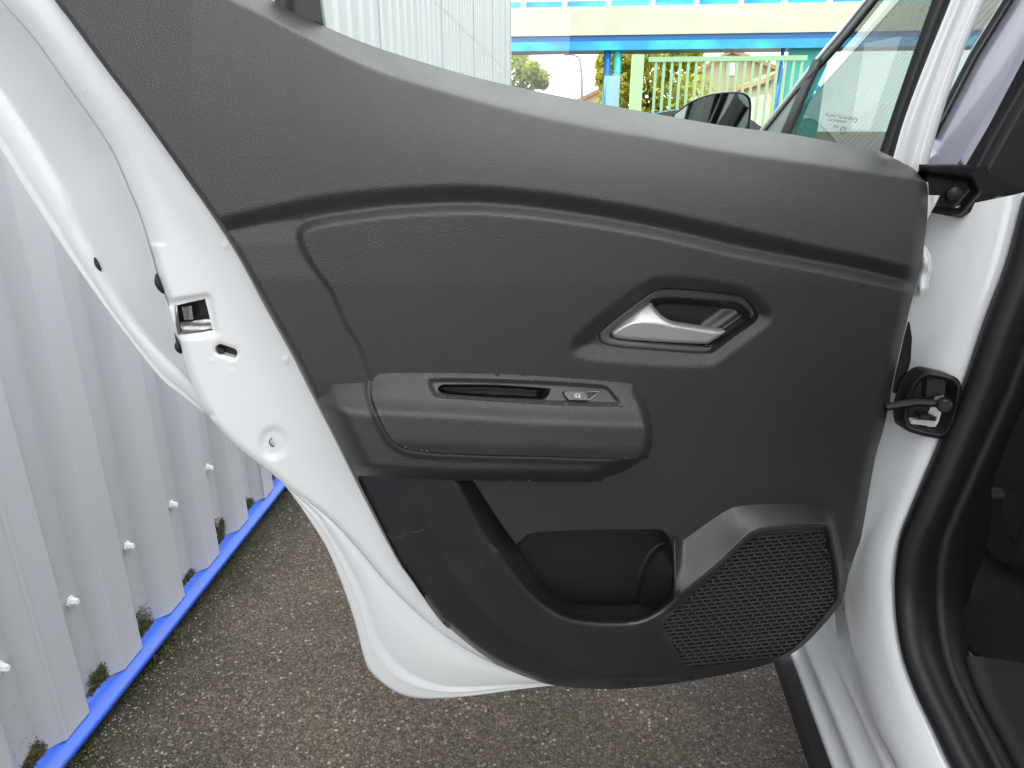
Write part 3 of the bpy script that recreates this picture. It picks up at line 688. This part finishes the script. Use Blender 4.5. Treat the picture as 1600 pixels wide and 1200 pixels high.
# upper pillar of the opening (dark) and film on the front door frame
GLN = np.array([1., 0, -.35]); GLC = .46 - .35 * 1.05
def PG(px, py, w): return on_plane(px, py, GLN, GLC - np.asarray(w))
FILM = A((1440,256),(1509,257.5),(1545,196),(1600,92),(1680,-50),(1605,-50),(1585,0),(1530,85),(1474,180))
MB().relief(FILM, lambda q: .004 + 0 * q[:,0], 20, skirt=.015, P=PG).build("pillar_film", M['applique'], car)
rb = np.array([(1612,-60),(1577,-1),(1522,87),(1471,185),(1455,215)], float)
MB().tube(PG(rb[:,0], rb[:,1], .008), .0075, 10).build("film_edge_seal", M['gloss_black'], car)
UP1 = A((1509,258),(1545,197),(1600,93),(1690,-60),(1900,-60),(1900,340),(1640,322),(1522,262))
UPR = crv([(1530,262),(1560,205),(1610,120),(1720,-60)], 4)
def PU(px, py, w): return PY(px, py, 1.04) + np.array([-.3, -.95, 0]) * np.broadcast_to(np.asarray(w, float), np.shape(px))[..., None]
MB().relief(UP1, lambda q: .004 + .012 * S((q[:,0] - np.interp(-q[:,1], -UPR[:,1], UPR[:,0])) / 8), 8, skirt=.03, P=PU).build("upper_pillar_cover", M['pillar'], car)
# --- front door: glass, frame, mirror, lower skin
FG = A((1130,290),(1190,203),(1271,97),(1352,-2),(1400,-60),(1605,-50),(1577,0),(1522,87),(1465,200),(1440,290))
fg = PG(FG[:,0], FG[:,1], np.zeros(len(FG)))
front_door = MB().loft([np.c_[np.full(12, x), np.linspace(1.06, 2.6, 12), np.full(12, z)] for x, z in ((.47, .25), (.435, .4), (.425, .7), (.44, .95), (.475, 1.075))]).build("front_door", M['white'], car)
fgo = MB().add(fg, [tuple(range(len(fg)))]).build("side_glass", M['front_glass'], front_door, smooth=False)
ap = np.array([(1150,250),(1190,201),(1230,150),(1271,96),(1310,50),(1350,0),(1400,-62)], float)
MB().loft([PG(ap[:,0] - 2 , ap[:,1], -.03), PG(ap[:,0] + 0, ap[:,1], .004), PG(ap[:,0] + 5, ap[:,1], .007), PG(ap[:,0] + 7, ap[:,1], .003)]).build("pillar_edge", M['white'], front_door)
kw = np.interp(ap[:,1], [50, 105, 140], [1, .9, .18]); MB().loft([PG(ap[:,0] + 6.5, ap[:,1], .003), PG(ap[:,0] + 6.5 + 2.5 * kw, ap[:,1], .008), PG(ap[:,0] + 6.5 + 7.5 * kw, ap[:,1] + kw, .008), PG(ap[:,0] + 6.5 + 15.5 * kw, ap[:,1] + kw, .005), PG(ap[:,0] + 6.5 + 16.5 * kw, ap[:,1] + kw, -.004)]).build("window_seal", M['rubber'], front_door)
sa = np.array([(1282,92),(1262,135),(1245,175),(1228,215),(1215,250)], float)
MB().loft([PG(sa[:,0] - 12, sa[:,1], .003), PG(sa[:,0] - 10, sa[:,1], .009), PG(sa[:,0] - 2, sa[:,1], .006), PG(sa[:,0] + 1, sa[:,1], .010), PG(sa[:,0] + 6, sa[:,1], .004)]).build("quarter_seal", M['rubber'], front_door)
QP = A((1155,255),(1196,204),(1274,103),(1268,125),(1246,170),(1212,255))
MB().relief(QP, lambda q: .004 + 0 * q[:,0], 12, skirt=.004, P=PG).build("quarter_panel", mat("grey_mirror_base", (.42, .43, .43), .4), front_door)
MO = crv([(1048,186),(1060,172),(1080,158),(1105,148),(1135,143.5),(1160,144),(1171,150),(1174.5,163),(1173,188),(1168,205),(1140,214),(1080,208)], 5, True)
MI = MO.mean(0) + (MO - MO.mean(0)) * A((.93, .90))
mo = resample(MO, 48, True); mi = resample(MI, 48, True); mc = mo.mean(0)
PM = lambda q, y: PY(q[:,0], q[:,1], y)
mir = MB().loft([PM(mi, 2.235), PM(mi * .5 + mo * .5, 2.222), PM(mo, 2.232), PM(mc + (mo - mc) * 1.0, 2.26) * 1.0, PM(mc + (mo - mc) * .93, 2.32), PM(mc + (mo - mc) * .6, 2.37), PM(mc + (mo - mc) * .1, 2.385)], closed=True)
mir.build("mirror_housing", M['gloss_black'], front_door)
mg = PM(mi, 2.236); MB().add(mg, [tuple(range(len(mg)))]).build("mirror_glass", mat("mirror_silver", (.24, .26, .26), .03, metal=1.), front_door, smooth=False)
# steering wheel and dashboard behind the side glass
cw = np.array([.80, 1.62, 1.0]); tilt = math.radians(62)
ring = [cw + np.array([.185 * math.cos(a), .185 * math.sin(a) * math.cos(tilt), .185 * math.sin(a) * math.sin(tilt)]) for a in np.linspace(0, 2 * math.pi, 40)]
sw_ = MB().tube(ring, .015, 10, cap=False); sw_.tube([ring[0], cw, ring[20]], .018, 8); sw_.tube([cw, ring[30]], .018, 8)
sw_.build("steering_wheel", M['plastic'], car)
dash = crv([(1.75, .75), (1.72, .92), (1.80, 1.02), (2.0, 1.05), (2.4, 1.02), (2.45, .8)], 4)
MB().loft([np.c_[np.full(len(dash), x), dash[:, 0], dash[:, 1]] for x in (.53, .56, 1.9)]).build("dashboard", M['pillar'], car)
# ------------------------------------------------------------------ ground
def ground_mat():
    m = bpy.data.materials.new("old_asphalt_with_pale_chippings"); m.use_nodes = True
    N, L = m.node_tree.nodes, m.node_tree.links; b = N["Principled BSDF"]; b.inputs["Roughness"].default_value = .9
    t = N.new("ShaderNodeTexCoord")
    def vor(s, feat='F1'):
        v = N.new("ShaderNodeTexVoronoi"); v.feature = feat; v.inputs["Scale"].default_value = s; L.new(t.outputs["Object"], v.inputs["Vector"]); return v
    def noi(s, d=5):
        v = N.new("ShaderNodeTexNoise"); v.inputs["Scale"].default_value = s; v.inputs["Detail"].default_value = d; L.new(t.outputs["Object"], v.inputs["Vector"]); return v
    def ramp(src, stops):
        r = N.new("ShaderNodeValToRGB"); e = r.color_ramp.elements
        e[0].position, e[0].color = stops[0][0], (*stops[0][1], 1); e[1].position, e[1].color = stops[-1][0], (*stops[-1][1], 1)
        for p, c in stops[1:-1]: q = e.new(p); q.color = (*c, 1)
        L.new(src, r.inputs["Fac"]); return r
    def mixn(f, a, bb, mode='MIX'):
        x = N.new("ShaderNodeMix"); x.data_type = 'RGBA'; x.blend_type = mode
        if hasattr(f, 'links'): L.new(f, x.inputs["Factor"])
        else: x.inputs["Factor"].default_value = f
        L.new(a, x.inputs["A"]); L.new(bb, x.inputs["B"]); return x.outputs["Result"]
    v1, v2 = vor(135), vor(300)
    sep = N.new("ShaderNodeSeparateColor"); L.new(v1.outputs["Color"], sep.inputs["Color"])
    stone = ramp(sep.outputs["Red"], [(0, (.064, .051, .040)), (.40, (.108, .087, .068)), (.70, (.150, .121, .095)), (.94, (.21, .172, .138)), (1, (.40, .35, .30))])
    sep2 = N.new("ShaderNodeSeparateColor"); L.new(v2.outputs["Color"], sep2.inputs["Color"])
    fine = ramp(sep2.outputs["Green"], [(0, (.048, .038, .030)), (.6, (.094, .075, .059)), (1, (.17, .14, .112))])
    edge = N.new("ShaderNodeMapRange"); edge.inputs["From Min"].default_value = .35; edge.inputs["From Max"].default_value = .65
    L.new(v1.outputs["Distance"], edge.inputs["Value"])
    base = mixn(edge.outputs["Result"], stone.outputs["Color"], fine.outputs["Color"])
    big = ramp(noi(2.4).outputs["Fac"], [(.32, (.80, .78, .78)), (.5, (1.15, 1.13, 1.10)), (.68, (1.55, 1.46, 1.36))])
    base = mixn(1.0, base, big.outputs["Color"], 'MULTIPLY')
    # washed soil and moss along the wall foot
    sx = N.new("ShaderNodeSeparateXYZ"); L.new(t.outputs["Object"], sx.inputs["Vector"])
    add = N.new("ShaderNodeMath"); add.operation = 'ADD'; mul = N.new("ShaderNodeMath"); mul.operation = 'MULTIPLY_ADD'
    nz = noi(14); mul.inputs[1].default_value = .22; mul.inputs[2].default_value = -.11; L.new(nz.outputs["Fac"], mul.inputs[0])
    L.new(sx.outputs["X"], add.inputs[0]); L.new(mul.outputs[0], add.inputs[1])
    mr = N.new("ShaderNodeMapRange"); mr.inputs["From Min"].default_value = -.82; mr.inputs["From Max"].default_value = -.93; L.new(add.outputs[0], mr.inputs["Value"])
    soil = ramp(noi(60).outputs["Fac"], [(.3, (.030, .026, .018)), (.55, (.055, .047, .030)), (.75, (.060, .060, .022))])
    base = mixn(mr.outputs["Result"], base, soil.outputs["Color"])
    L.new(base, b.inputs["Base Color"])
    u = N.new("ShaderNodeBump"); u.inputs["Distance"].default_value = .006; u.invert = True; L.new(v1.outputs["Distance"], u.inputs["Height"])
    u2 = N.new("ShaderNodeBump"); u2.inputs["Distance"].default_value = .004; L.new(v2.outputs["Distance"], u2.inputs["Height"]); L.new(u.outputs["Normal"], u2.inputs["Normal"])
    L.new(u2.outputs["Normal"], b.inputs["Normal"])
    return m
MG = ground_mat()
gr = MB().add([(-300, -300, 0), (300, -300, 0), (300, 600, 0), (-300, 600, 0)], [(0, 1, 2, 3)]).build("ground", MG, smooth=False, kind="structure")
# loose chippings
def blob(r): 
    v = np.array([(0,0,1),(1,0,0),(0,1,0),(-1,0,0),(0,-1,0),(0,0,-.4)], float) * r * rng.uniform(.6, 1.2, (6, 3)); return v
BF = [(0,1,2),(0,2,3),(0,3,4),(0,4,1),(5,2,1),(5,3,2),(5,4,3),(5,1,4)]
gv = MB()
for i in range(5200):
    if i < 2000: x, y = -.955 + abs(rng.normal(0, .10)), rng.uniform(.6, 2.6)
    else: x, y = rng.uniform(-.9, .45), rng.uniform(.75, 2.4)
    r = rng.uniform(.0013, .0034) if rng.random() < .93 else rng.uniform(.0035, .0058)
    a = rng.uniform(0, 6.28); k, l = math.cos(a), math.sin(a)
    gv.add(blob(r) @ np.array([[k, -l, 0], [l, k, 0], [0, 0, .7]]).T + (x, y, r * .25), BF)
go = gv.build("loose_gravel", None, smooth=False, kind="stuff")
go["label"] = "loose pale chippings scattered over the worn asphalt"
gm = mat("pale_chippings", (.15, .13, .11), .85, var=(170, (.34, .31, .27), .48, .62)); go.data.materials.append(gm)

# ------------------------------------------------------------------ corrugated wall
wall = thing("corrugated_wall", "pale grey corrugated metal wall with blue base flashing on the left", "wall", (-1.0, 1.34, 0))
WROT = .04
def wall_mat():
    m = mat("pale_grey_coated_steel", (.41, .42, .45), .38, bump=[('N', 5, .0012)], var=(2.2, (.395, .40, .415), .35, .7))
    N, L = m.node_tree.nodes, m.node_tree.links; b = N["Principled BSDF"]
    src = b.inputs["Base Color"].links[0].from_socket
    t = N.new("ShaderNodeTexCoord"); sx = N.new("ShaderNodeSeparateXYZ"); L.new(t.outputs["Object"], sx.inputs["Vector"])
    # splash dirt near the foot, with specks
    n1 = N.new("ShaderNodeTexNoise"); n1.inputs["Scale"].default_value = 160; n1.inputs["Detail"].default_value = 4; L.new(t.outputs["Object"], n1.inputs["Vector"])
    n2 = N.new("ShaderNodeTexNoise"); n2.inputs["Scale"].default_value = 16; n2.inputs["Detail"].default_value = 5; L.new(t.outputs["Object"], n2.inputs["Vector"])
    h = N.new("ShaderNodeMapRange"); h.inputs["From Min"].default_value = .30; h.inputs["From Max"].default_value = .06; h.inputs["To Max"].default_value = .16; L.new(sx.outputs["Z"], h.inputs["Value"])
    a = N.new("ShaderNodeMath"); a.operation = 'MULTIPLY_ADD'; a.inputs[1].default_value = .45; L.new(n2.outputs["Fac"], a.inputs[0]); L.new(h.outputs["Result"], a.inputs[2])
    a2 = N.new("ShaderNodeMath"); a2.operation = 'MULTIPLY_ADD'; a2.inputs[1].default_value = .5; L.new(n1.outputs["Fac"], a2.inputs[0]); L.new(a.outputs[0], a2.inputs[2])
    r = N.new("ShaderNodeMapRange"); r.inputs["From Min"].default_value = .66; r.inputs["From Max"].default_value = .80; r.inputs["To Max"].default_value = .7; L.new(a2.outputs[0], r.inputs["Value"])
    x = N.new("ShaderNodeMix"); x.data_type = 'RGBA'; L.new(src, x.inputs["A"]); x.inputs["B"].default_value = (.30, .285, .25, 1); L.new(r.outputs["Result"], x.inputs["Factor"])
    mp = N.new("ShaderNodeMapping"); mp.inputs["Scale"].default_value = (40, 40, 1.2); L.new(t.outputs["Object"], mp.inputs["Vector"])
    n3 = N.new("ShaderNodeTexNoise"); n3.inputs["Scale"].default_value = 1; n3.inputs["Detail"].default_value = 4; L.new(mp.outputs["Vector"], n3.inputs["Vector"])
    r3 = N.new("ShaderNodeMapRange"); r3.inputs["From Min"].default_value = .52; r3.inputs["From Max"].default_value = .80; r3.inputs["To Max"].default_value = .35; L.new(n3.outputs["Fac"], r3.inputs["Value"])
    y = N.new("ShaderNodeMix"); y.data_type = 'RGBA'; L.new(x.outputs["Result"], y.inputs["A"]); y.inputs["B"].default_value = (.40, .385, .35, 1); L.new(r3.outputs["Result"], y.inputs["Factor"])
    L.new(y.outputs["Result"], b.inputs["Base Color"]); return m
MW = wall_mat()
PER, Y0C, WTOP = .186, .911, 5.6
def sheet(k0, k1, z0, z1, off):
    pr = []
    for k in range(k0, k1):
        y = Y0C + k * PER
        for dy, xx in ((0, -.9765), (.003, -.975), (.069, -.975), (.072, -.9765), (.100, -1.0035), (.103, -1.005), (.157, -1.005), (.160, -1.0035)): pr.append((xx + off, y + dy))
    pr.append((-.975 + off, Y0C + k1 * PER + .006)); pr = np.array(pr)
    n = len(pr); zs = (z0, z1)
    return MB().add(np.concatenate([np.c_[pr, np.full(n, z)] for z in zs]), [(i, i + 1, n + i + 1, n + i) for i in range(n - 1)])
for j in range(-5, 12):
    k0 = j * 5
    for z0, z1, off in ((.058, 2.05, 0.0), (1.98, WTOP, .0035)):
        sheet(k0, k0 + 5, z0, z1, off + (.0016 if j % 2 else 0)).build("wall_sheet", MW, wall, smooth=False)
YE = Y0C + 60 * PER - .5 * 0
bl = mat("blue_coated_flashing", (.032, .115, .62), .42, coat=.1, var=(55, (.085, .105, .22), .56, .70), bump=[('N', 8, .004), ('N', 90, .0006)])
fl = MB(); ys = np.linspace(-4, YE, 60)
fl.loft([np.c_[np.full(60, x), ys, np.full(60, z)] for x, z in ((-1.012, .30), (-1.012, .062), (-.985, .056), (-.958, .049), (-.955, .046), (-.955, .036), (-.962, .034))]).build("base_flashing", bl, wall)
MB().loft([np.c_[np.full(2, x), (-4, YE), np.full(2, z)] for x, z in ((-.962, .034), (-.985, .030), (-.985, -.02))]).build("footing", mat("dark_concrete_footing", (.07, .065, .05), .9, bump=[('N', 60, .01)], var=(40, (.03, .035, .015), .4, .6)), wall)  # dark mottled strip closing the gap below the flashing
cor = MB(); cor.box((-2.6, (YE - 4) / 2, WTOP / 2), (3.1, YE + 4, WTOP - .1)); cor.box((-1.04, YE + .03, 2.8), (.16, .06, WTOP)); cor.box((-3.0, YE + .04, 2.8), (4.0, .04, WTOP)); cor.build("wall_corner", MW, wall, smooth=False)
cp = MB(); cp.box((-1.06, (YE - 4) / 2, WTOP + .03), (.22, YE + 4.4, .08)); cp.build("wall_capping", M['white'], wall, smooth=False)
# screws with white caps in the pans
smat = mat("white_screw_cap", (.72, .73, .74), .35)
s0 = MB().tube([(-1.004, 0, 0), (-1.001, 0, 0), (-1.0005, 0, 0), (-.9915, 0, 0), (-.9885, 0, 0)], [.0125, .0118, .0078, .0074, .0060], 6)
s0 = s0.build("screw", smat, wall, angle=30)
first = True
for k in range(-2, 60):
    for z in ((.285,) if k < 8 else (.285,)):
        o = s0 if first else s0.copy()
        if not first: COL.objects.link(o); o.parent = wall; o.matrix_parent_inverse = s0.matrix_parent_inverse.copy()
        o.location = (0, Y0C + k * PER + .130 + rng.uniform(-.006, .006), z + rng.uniform(-.006, .006)); o.rotation_euler = (0, 0, 0); first = False
# moss growing where the pans meet the flashing
ms = MB()
for k in range(-2, 9):
    yc = Y0C + k * PER + .130
    big, sp_, lean = rng.choice([.35, .8, 1.1, 1.35]), rng.uniform(.010, .030), rng.uniform(-.018, .012)
    cl = [(yc + lean + rng.normal(0, sp_), abs(rng.normal(0, .024)) * big, rng.uniform(.004, .011) * big) for _ in range(9)] + [(yc + lean + rng.uniform(-.03, .03), .002, .008) for _ in range(4)]
    for (cy_, ch_, cr_) in cl:
        for i in range(int(120 + 9000 * cr_)):
            y, h = cy_ + rng.normal(0, cr_), max(0, ch_ + rng.normal(0, cr_ * .9))
            if not yc - .044 < y < yc + .036: continue
            p = np.array([-1.0035 + abs(rng.normal(0, .0035)), y, .059 + h]); r = rng.uniform(.0007, .0022)
            ms.add(blob(r) + p, BF)
    for i in range(40): ms.add(blob(rng.uniform(.0005, .0013)) + (-1.003, yc + rng.normal(0, .03), .06 + abs(rng.normal(0, .06))), BF)
for i in range(4200):                    # and along the foot
    y = rng.uniform(.6, 2.6); 
    if math.sin(y * 17) + math.sin(y * 41 + 1) + rng.normal(0, .7) < .1: continue
    ms.add(blob(rng.uniform(.001, .0042)) + (-.975 + abs(rng.normal(0, .026)), y, .003 + abs(rng.normal(0, .004))), BF)
mo_ = ms.build("moss", mat("dark_moss", (.036, .038, .014), .95, var=(110, (.115, .115, .036), .45, .66)), smooth=False, kind="stuff")
mo_["label"] = "dark green moss at the foot of the corrugated wall"

wall.rotation_euler = (0, 0, WROT)
mo_.matrix_basis = Matrix.Translation((-1.0, 1.34, 0)) @ Matrix.Rotation(WROT, 4, 'Z') @ Matrix.Translation((1.0, -1.34, 0))
# ------------------------------------------------------------------ yard beyond the window
def bx(mb, x0, x1, y, d, z0, z1): return mb.box(((x0 + x1) / 2, y + d / 2, (z0 + z1) / 2), (x1 - x0, d, z1 - z0))
def W3(px, py, y): return PY(np.array([float(px)]), np.array([float(py)]), y)[0]
YB = 18.0
br = thing("footbridge", "raised deck with cream parapet, blue beam and white railing posts", "bridge", (W3(950, 100, YB)[0], YB, 0))
cream = mat("cream_paint", (.56, .54, .44), .6, var=(1.5, (.50, .48, .40), .4, .7)); bblue = mat("bright_blue_paint", (.03, .30, .62), .4, var=(1.4, (.05, .50, .72), .42, .62)); wpaint = mat("white_paint", (.8, .8, .78), .5)
sblue = mat("deep_blue_paint", (.02, .16, .48), .4); pbl = mat("pale_blue_column_paint", (.34, .55, .70), .5); teal = mat("turquoise_sheet", (.08, .55, .55), .5)
zt, zc, zb = W3(790, 13, YB)[2], W3(790, 57, YB)[2], W3(790, 80, YB)[2]
xl, xr = W3(700, 60, YB)[0], W3(1640, 60, YB)[0]
bx(MB(), xl, xr, YB, .25, zc, zt).build("parapet", cream, br, smooth=False)
bx(MB(), xl, xr, YB + .05, 3.0, zc - .12, zc - .004).build("deck", sblue, br, smooth=False)
be = MB(); bx(be, xl, xr, YB + .02, .30, zb, zc - .124); be.build("beam", bblue, br, smooth=False)
for px in (817, 882, 951, 1020, 1089, 1159, 1228, 1298, 1368):
    x = W3(px, 5, YB)[0]; bx(MB(), x - .055, x + .055, YB + .08, .08, zt, zt + 1.0).build("railing_post", wpaint, br, smooth=False)
for i in range(5): bx(MB(), xl, xr, YB + .16, .03, zt + .03 + i * .2, zt + .15 + i * .2).build("railing_board", bblue, br, smooth=False)
for px in (949, 965, 1224):
    x = W3(px, 100, YB)[0]; MB().tube([(x, YB + .2, 0), (x, YB + .2, zb)], .085 if px < 1000 else .045, 12).build("column", sblue if px != 965 else teal, br)
x0, x1 = W3(947, 140, YB)[0], W3(968, 140, YB)[0]; bx(MB(), x0, x1, YB + .05, .1, .3, W3(950, 118, YB)[2]).build("column_plate", pbl, br, smooth=False)
x0, x1 = W3(1238, 100, YB)[0], W3(1300, 100, YB)[0]; bx(MB(), x0, x1, YB + .4, .12, 0, zb + .05).build("side_sheet", teal, br, smooth=False)
# green gate
YG = 17.0
gmat = mat("pale_green_gate_paint", (.30, .48, .30), .5); gmat2 = mat("pale_green_post_paint", (.42, .58, .34), .5)
gate = thing("green_gate", "pale green metal gate of upright bars with a thick post", "gate", (W3(1120, 100, YG)[0], YG, 0))
ztop = W3(1100, 88, YG)[2]
x0, x1 = W3(987, 100, YG)[0], W3(1006, 100, YG)[0]; bx(MB(), x0, x1, YG - .05, x1 - x0, 0, ztop + .05).build("gate_post", gmat2, gate, smooth=False)
xa, xb = W3(1014, 90, YG)[0], W3(1262, 90, YG)[0]
bx(MB(), xa, xb, YG, .08, ztop - .10, ztop).build("top_rail", gmat, gate, smooth=False); bx(MB(), xa, xb, YG, .08, .25, .35).build("bottom_rail", gmat, gate, smooth=False)
b0 = bx(MB(), -.03, .03, YG + .01, .06, .35, ztop - .10).build("bar", gmat, gate, smooth=False)
for i, px in enumerate(np.arange(1024, 1260, 12.6)):
    o = b0 if i == 0 else b0.copy()
    if i: COL.objects.link(o); o.parent = gate; o.matrix_parent_inverse = b0.matrix_parent_inverse.copy()
    o.location = (W3(px, 120, YG)[0], 0, 0)
# houses
def house(px0, px1, pyw, apx, apy, y, depth, label, wc, rc):
    X0, X1 = W3(px0, 120, y)[0], W3(px1, 120, y)[0]; ze = W3(px0, pyw, y)[2]; ax, az = W3(apx, apy, y)[0], W3(apx, apy, y)[2]
    h = thing("stone_house", label, "house", ((X0 + X1) / 2, y, 0))
    v = [(X0, y, 0), (X1, y, 0), (X1, y, ze), (ax, y, az), (X0, y, ze)]
    MB().add(v + [(a, y + depth, c) for a, b, c in v], [(0, 1, 2, 3, 4), (1, 6, 7, 2), (5, 0, 4, 9), (6, 5, 9, 8, 7)]).build("wall", wc, h, smooth=False)
    e = .3
    for (ex, s) in ((X0, -1), (X1, 1)):
        dx, dz = ex - ax, ze - az; L_ = math.hypot(dx, dz); ox, oz = ex + dx / L_ * e, ze + dz / L_ * e
        r_ = [(ax, y - e, az), (ox, y - e, oz), (ox, y + depth + e, oz), (ax, y + depth + e, az)]
        MB().add(r_ + [(a, b, c + .18) for a, b, c in r_], [(0, 1, 2, 3), (4, 5, 6, 7), (0, 1, 5, 4), (1, 2, 6, 5), (2, 3, 7, 6), (3, 0, 4, 7)]).build("roof", rc, h, smooth=False)
    return h, X0, X1, ze
stone = mat("warm_stone_wall", (.50, .42, .28), .85, var=(1.6, (.38, .33, .24), .4, .65)); tile = mat("clay_roof_tiles", (.40, .22, .12), .8, var=(6, (.28, .16, .10), .4, .6)); render_ = mat("cream_render", (.62, .52, .36), .8)
hs, hx0, hx1, hze = house(1094, 1212, 112, 1142, 83, 36, 9, "ochre stone gable house behind the green gate", stone, tile)
xw = W3(1143, 100, 36)[0]; bx(MB(), xw - .22, xw + .22, 35.93, .05, W3(1143, 118, 36)[2], W3(1143, 98, 36)[2]).build("window", wpaint, hs, smooth=False)
house(880, 975, 172, 985, 120, 40, 10, "low house with sloping tan roof left of the blue column", render_, tile)
house(1205, 1260, 125, 1232, 112, 30, 6, "small house with red roof near the turquoise sheet", render_, tile)
# trees: many leaf-sized faces in clumps
def tree(label, cx, cy, base, clumps, nleaf, size, cols, group):
    t = thing("leafy_tree", label, "tree", (cx, cy, 0), group)
    V = []; nl = 0
    per = nleaf // len(clumps)
    for (ox, oy, oz, r) in clumps:
        d = rng.normal(0, 1, (per, 3)); d /= np.linalg.norm(d, axis=1)[:, None]; d *= (r * rng.uniform(.35, 1.0, per) ** .6)[:, None]
        c = d + (cx + ox, cy + oy, oz); a = rng.normal(0, 1, (per, 3)); a /= np.linalg.norm(a, axis=1)[:, None]
        b = np.cross(a, rng.normal(0, 1, (per, 3))); b /= np.linalg.norm(b, axis=1)[:, None]
        s = size * rng.uniform(.6, 1.3, (per, 1))
        V.append(np.stack([c - a * s, c + b * s * .45, c + a * s, c - b * s * .45], 1).reshape(-1, 3)); nl += per
    MB().add(np.concatenate(V), [(4 * i, 4 * i + 1, 4 * i + 2, 4 * i + 3) for i in range(nl)]).build("crown", cols, t, smooth=False)
    tr = MB(); zt_ = max(c[2] for c in clumps); tr.tube([(cx, cy, 0), (cx + .1, cy, zt_ * .4), (cx, cy, zt_ * .75)], [base, base * .75, base * .4], 8)
    for (ox, oy, oz, r) in clumps[:8]: tr.tube([(cx, cy, zt_ * .4), (cx + ox * .6, cy + oy * .6, (zt_ * .4 + oz) / 2 + .1), (cx + ox, cy + oy, oz)], [base * .45, base * .25, base * .08], 6)
    tr.build("trunk", mat("bark", (.09, .07, .05), .9), t)
def leafmat(n_, c1, c2):
    m = mat(n_, c1, .5, var=(1.3, c2, .35, .65)); N, L = m.node_tree.nodes, m.node_tree.links
    b = N["Principled BSDF"]; o = N["Material Output"]; t = N.new("ShaderNodeBsdfTranslucent"); x = N.new("ShaderNodeMixShader"); x.inputs[0].default_value = .5
    L.new(b.inputs["Base Color"].links[0].from_socket, t.inputs["Color"]); L.new(b.outputs[0], x.inputs[1]); L.new(t.outputs[0], x.inputs[2]); L.new(x.outputs[0], o.inputs["Surface"]); return m
lm = leafmat("yellow_green_leaves", (.38, .38, .05), (.50, .46, .06)); lm2 = leafmat("fresh_green_leaves", (.30, .37, .07), (.42, .45, .10))
def clumps_px(lst, y, cx): return [(W3(a, b, y)[0] - cx, rng.uniform(-.8, .8), W3(a, b, y)[2], r) for a, b, r in lst]
cx = W3(760, 150, 24)[0]
tree("small yellow green tree past the corner of the grey wall", cx, 24, .14, clumps_px([(775,70,.7),(800,88,.55),(815,100,.42),(770,110,.8),(805,120,.5),(835,112,.28),(845,124,.30),(828,130,.35),(798,140,.6),(770,150,.9),(850,132,.18)], 24, cx), 1500, .12, lm2, None)
cx = W3(1030, 150, 23)[0]
tree("yellow green tree rising behind the green gate post", cx, 23, .2, clumps_px([(945,100,.28),(955,85,.35),(975,90,.5),(945,125,.28),(975,125,.6),(1000,85,.5),(1020,110,.8),(1045,85,.55),(1060,120,.8),(1080,90,.4),(1000,150,.9),(1040,160,.9),(1075,160,.8),(960,155,.5)], 23, cx), 5200, .12, lm, None)
# street lamp
YL = 30
lamp = thing("street_lamp", "thin grey street lamp with a curved arm against the sky", "lamp", (W3(910, 150, YL)[0], YL, 0))
lpm = mat("grey_lamp_paint", (.28, .30, .32), .5)
pb = W3(912, 160, YL); MB().tube([(pb[0], YL, 0), tuple(W3(909, 120, YL)), tuple(W3(906, 92, YL)), tuple(W3(903, 88, YL)), tuple(W3(890, 85, YL))], [.07, .05, .04, .04, .035], 8).build("pole", lpm, lamp)
a_, b_ = W3(890, 85, YL), W3(879, 82, YL); MB().tube([a_, (a_ + b_) / 2, b_], [.05, .09, .04], 8).build("lamp_head", lpm, lamp)
# parked blue car
bc = thing("parked_car", "blue car parked in front of the green gate", "car", (W3(1130, 170, 12.5)[0], 12.5, 0))
cxm = W3(1128, 170, 12.5)[0]
cyb = mat("bright_blue_car_paint", (.02, .30, .60), .25, coat=.8)
lower = crv([(-2.0,.30),(-2.05,.55),(-1.98,.80),(-1.5,.92),(1.1,.94),(1.75,.86),(2.02,.70),(2.05,.45),(1.98,.28)], 4)
yw = [12.5, 12.55, 13.3, 14.15, 14.2]; ins = [.93, 1, 1, 1, .93]
lb = MB().loft([np.c_[cxm + lower[:,0] * k, np.full(len(lower), y), .3 + (lower[:,1] - .3) * k] for y, k in zip(yw, ins)])
for y, k in ((12.5, .93), (14.2, .93)): lb.add(np.c_[cxm + lower[:,0] * k, np.full(len(lower), y), .3 + (lower[:,1] - .3) * k], [tuple(range(len(lower)))])
fix_normals(lb.build("body", cyb, bc))
cabn = crv([(-1.55,.90),(-1.30,1.25),(-1.0,1.44),(-.2,1.50),(.35,1.42),(1.15,.92)], 4)
MB().loft([np.c_[cxm + cabn[:,0] * k, np.full(len(cabn), y), .9 + (cabn[:,1] - .9) * k] for y, k in ((12.66, .97), (12.85, 1), (13.85, 1), (14.05, .97))]).build("roof", cyb, bc)
for y in (12.655, 14.055):
    p = np.c_[cxm + cabn[:,0] * .97, np.full(len(cabn), y), .9 + (cabn[:,1] - .9) * .97]; MB().add(p, [tuple(range(len(p)))]).build("side_window", M['gloss_black'], bc, smooth=False)
for wx in (-1.25, 1.3):
    for y in (12.48, 14.05): MB().tube([(cxm + wx, y, .32), (cxm + wx, y + .17, .32)], .32, 20).build("wheel", M['rubber'], bc, angle=40)
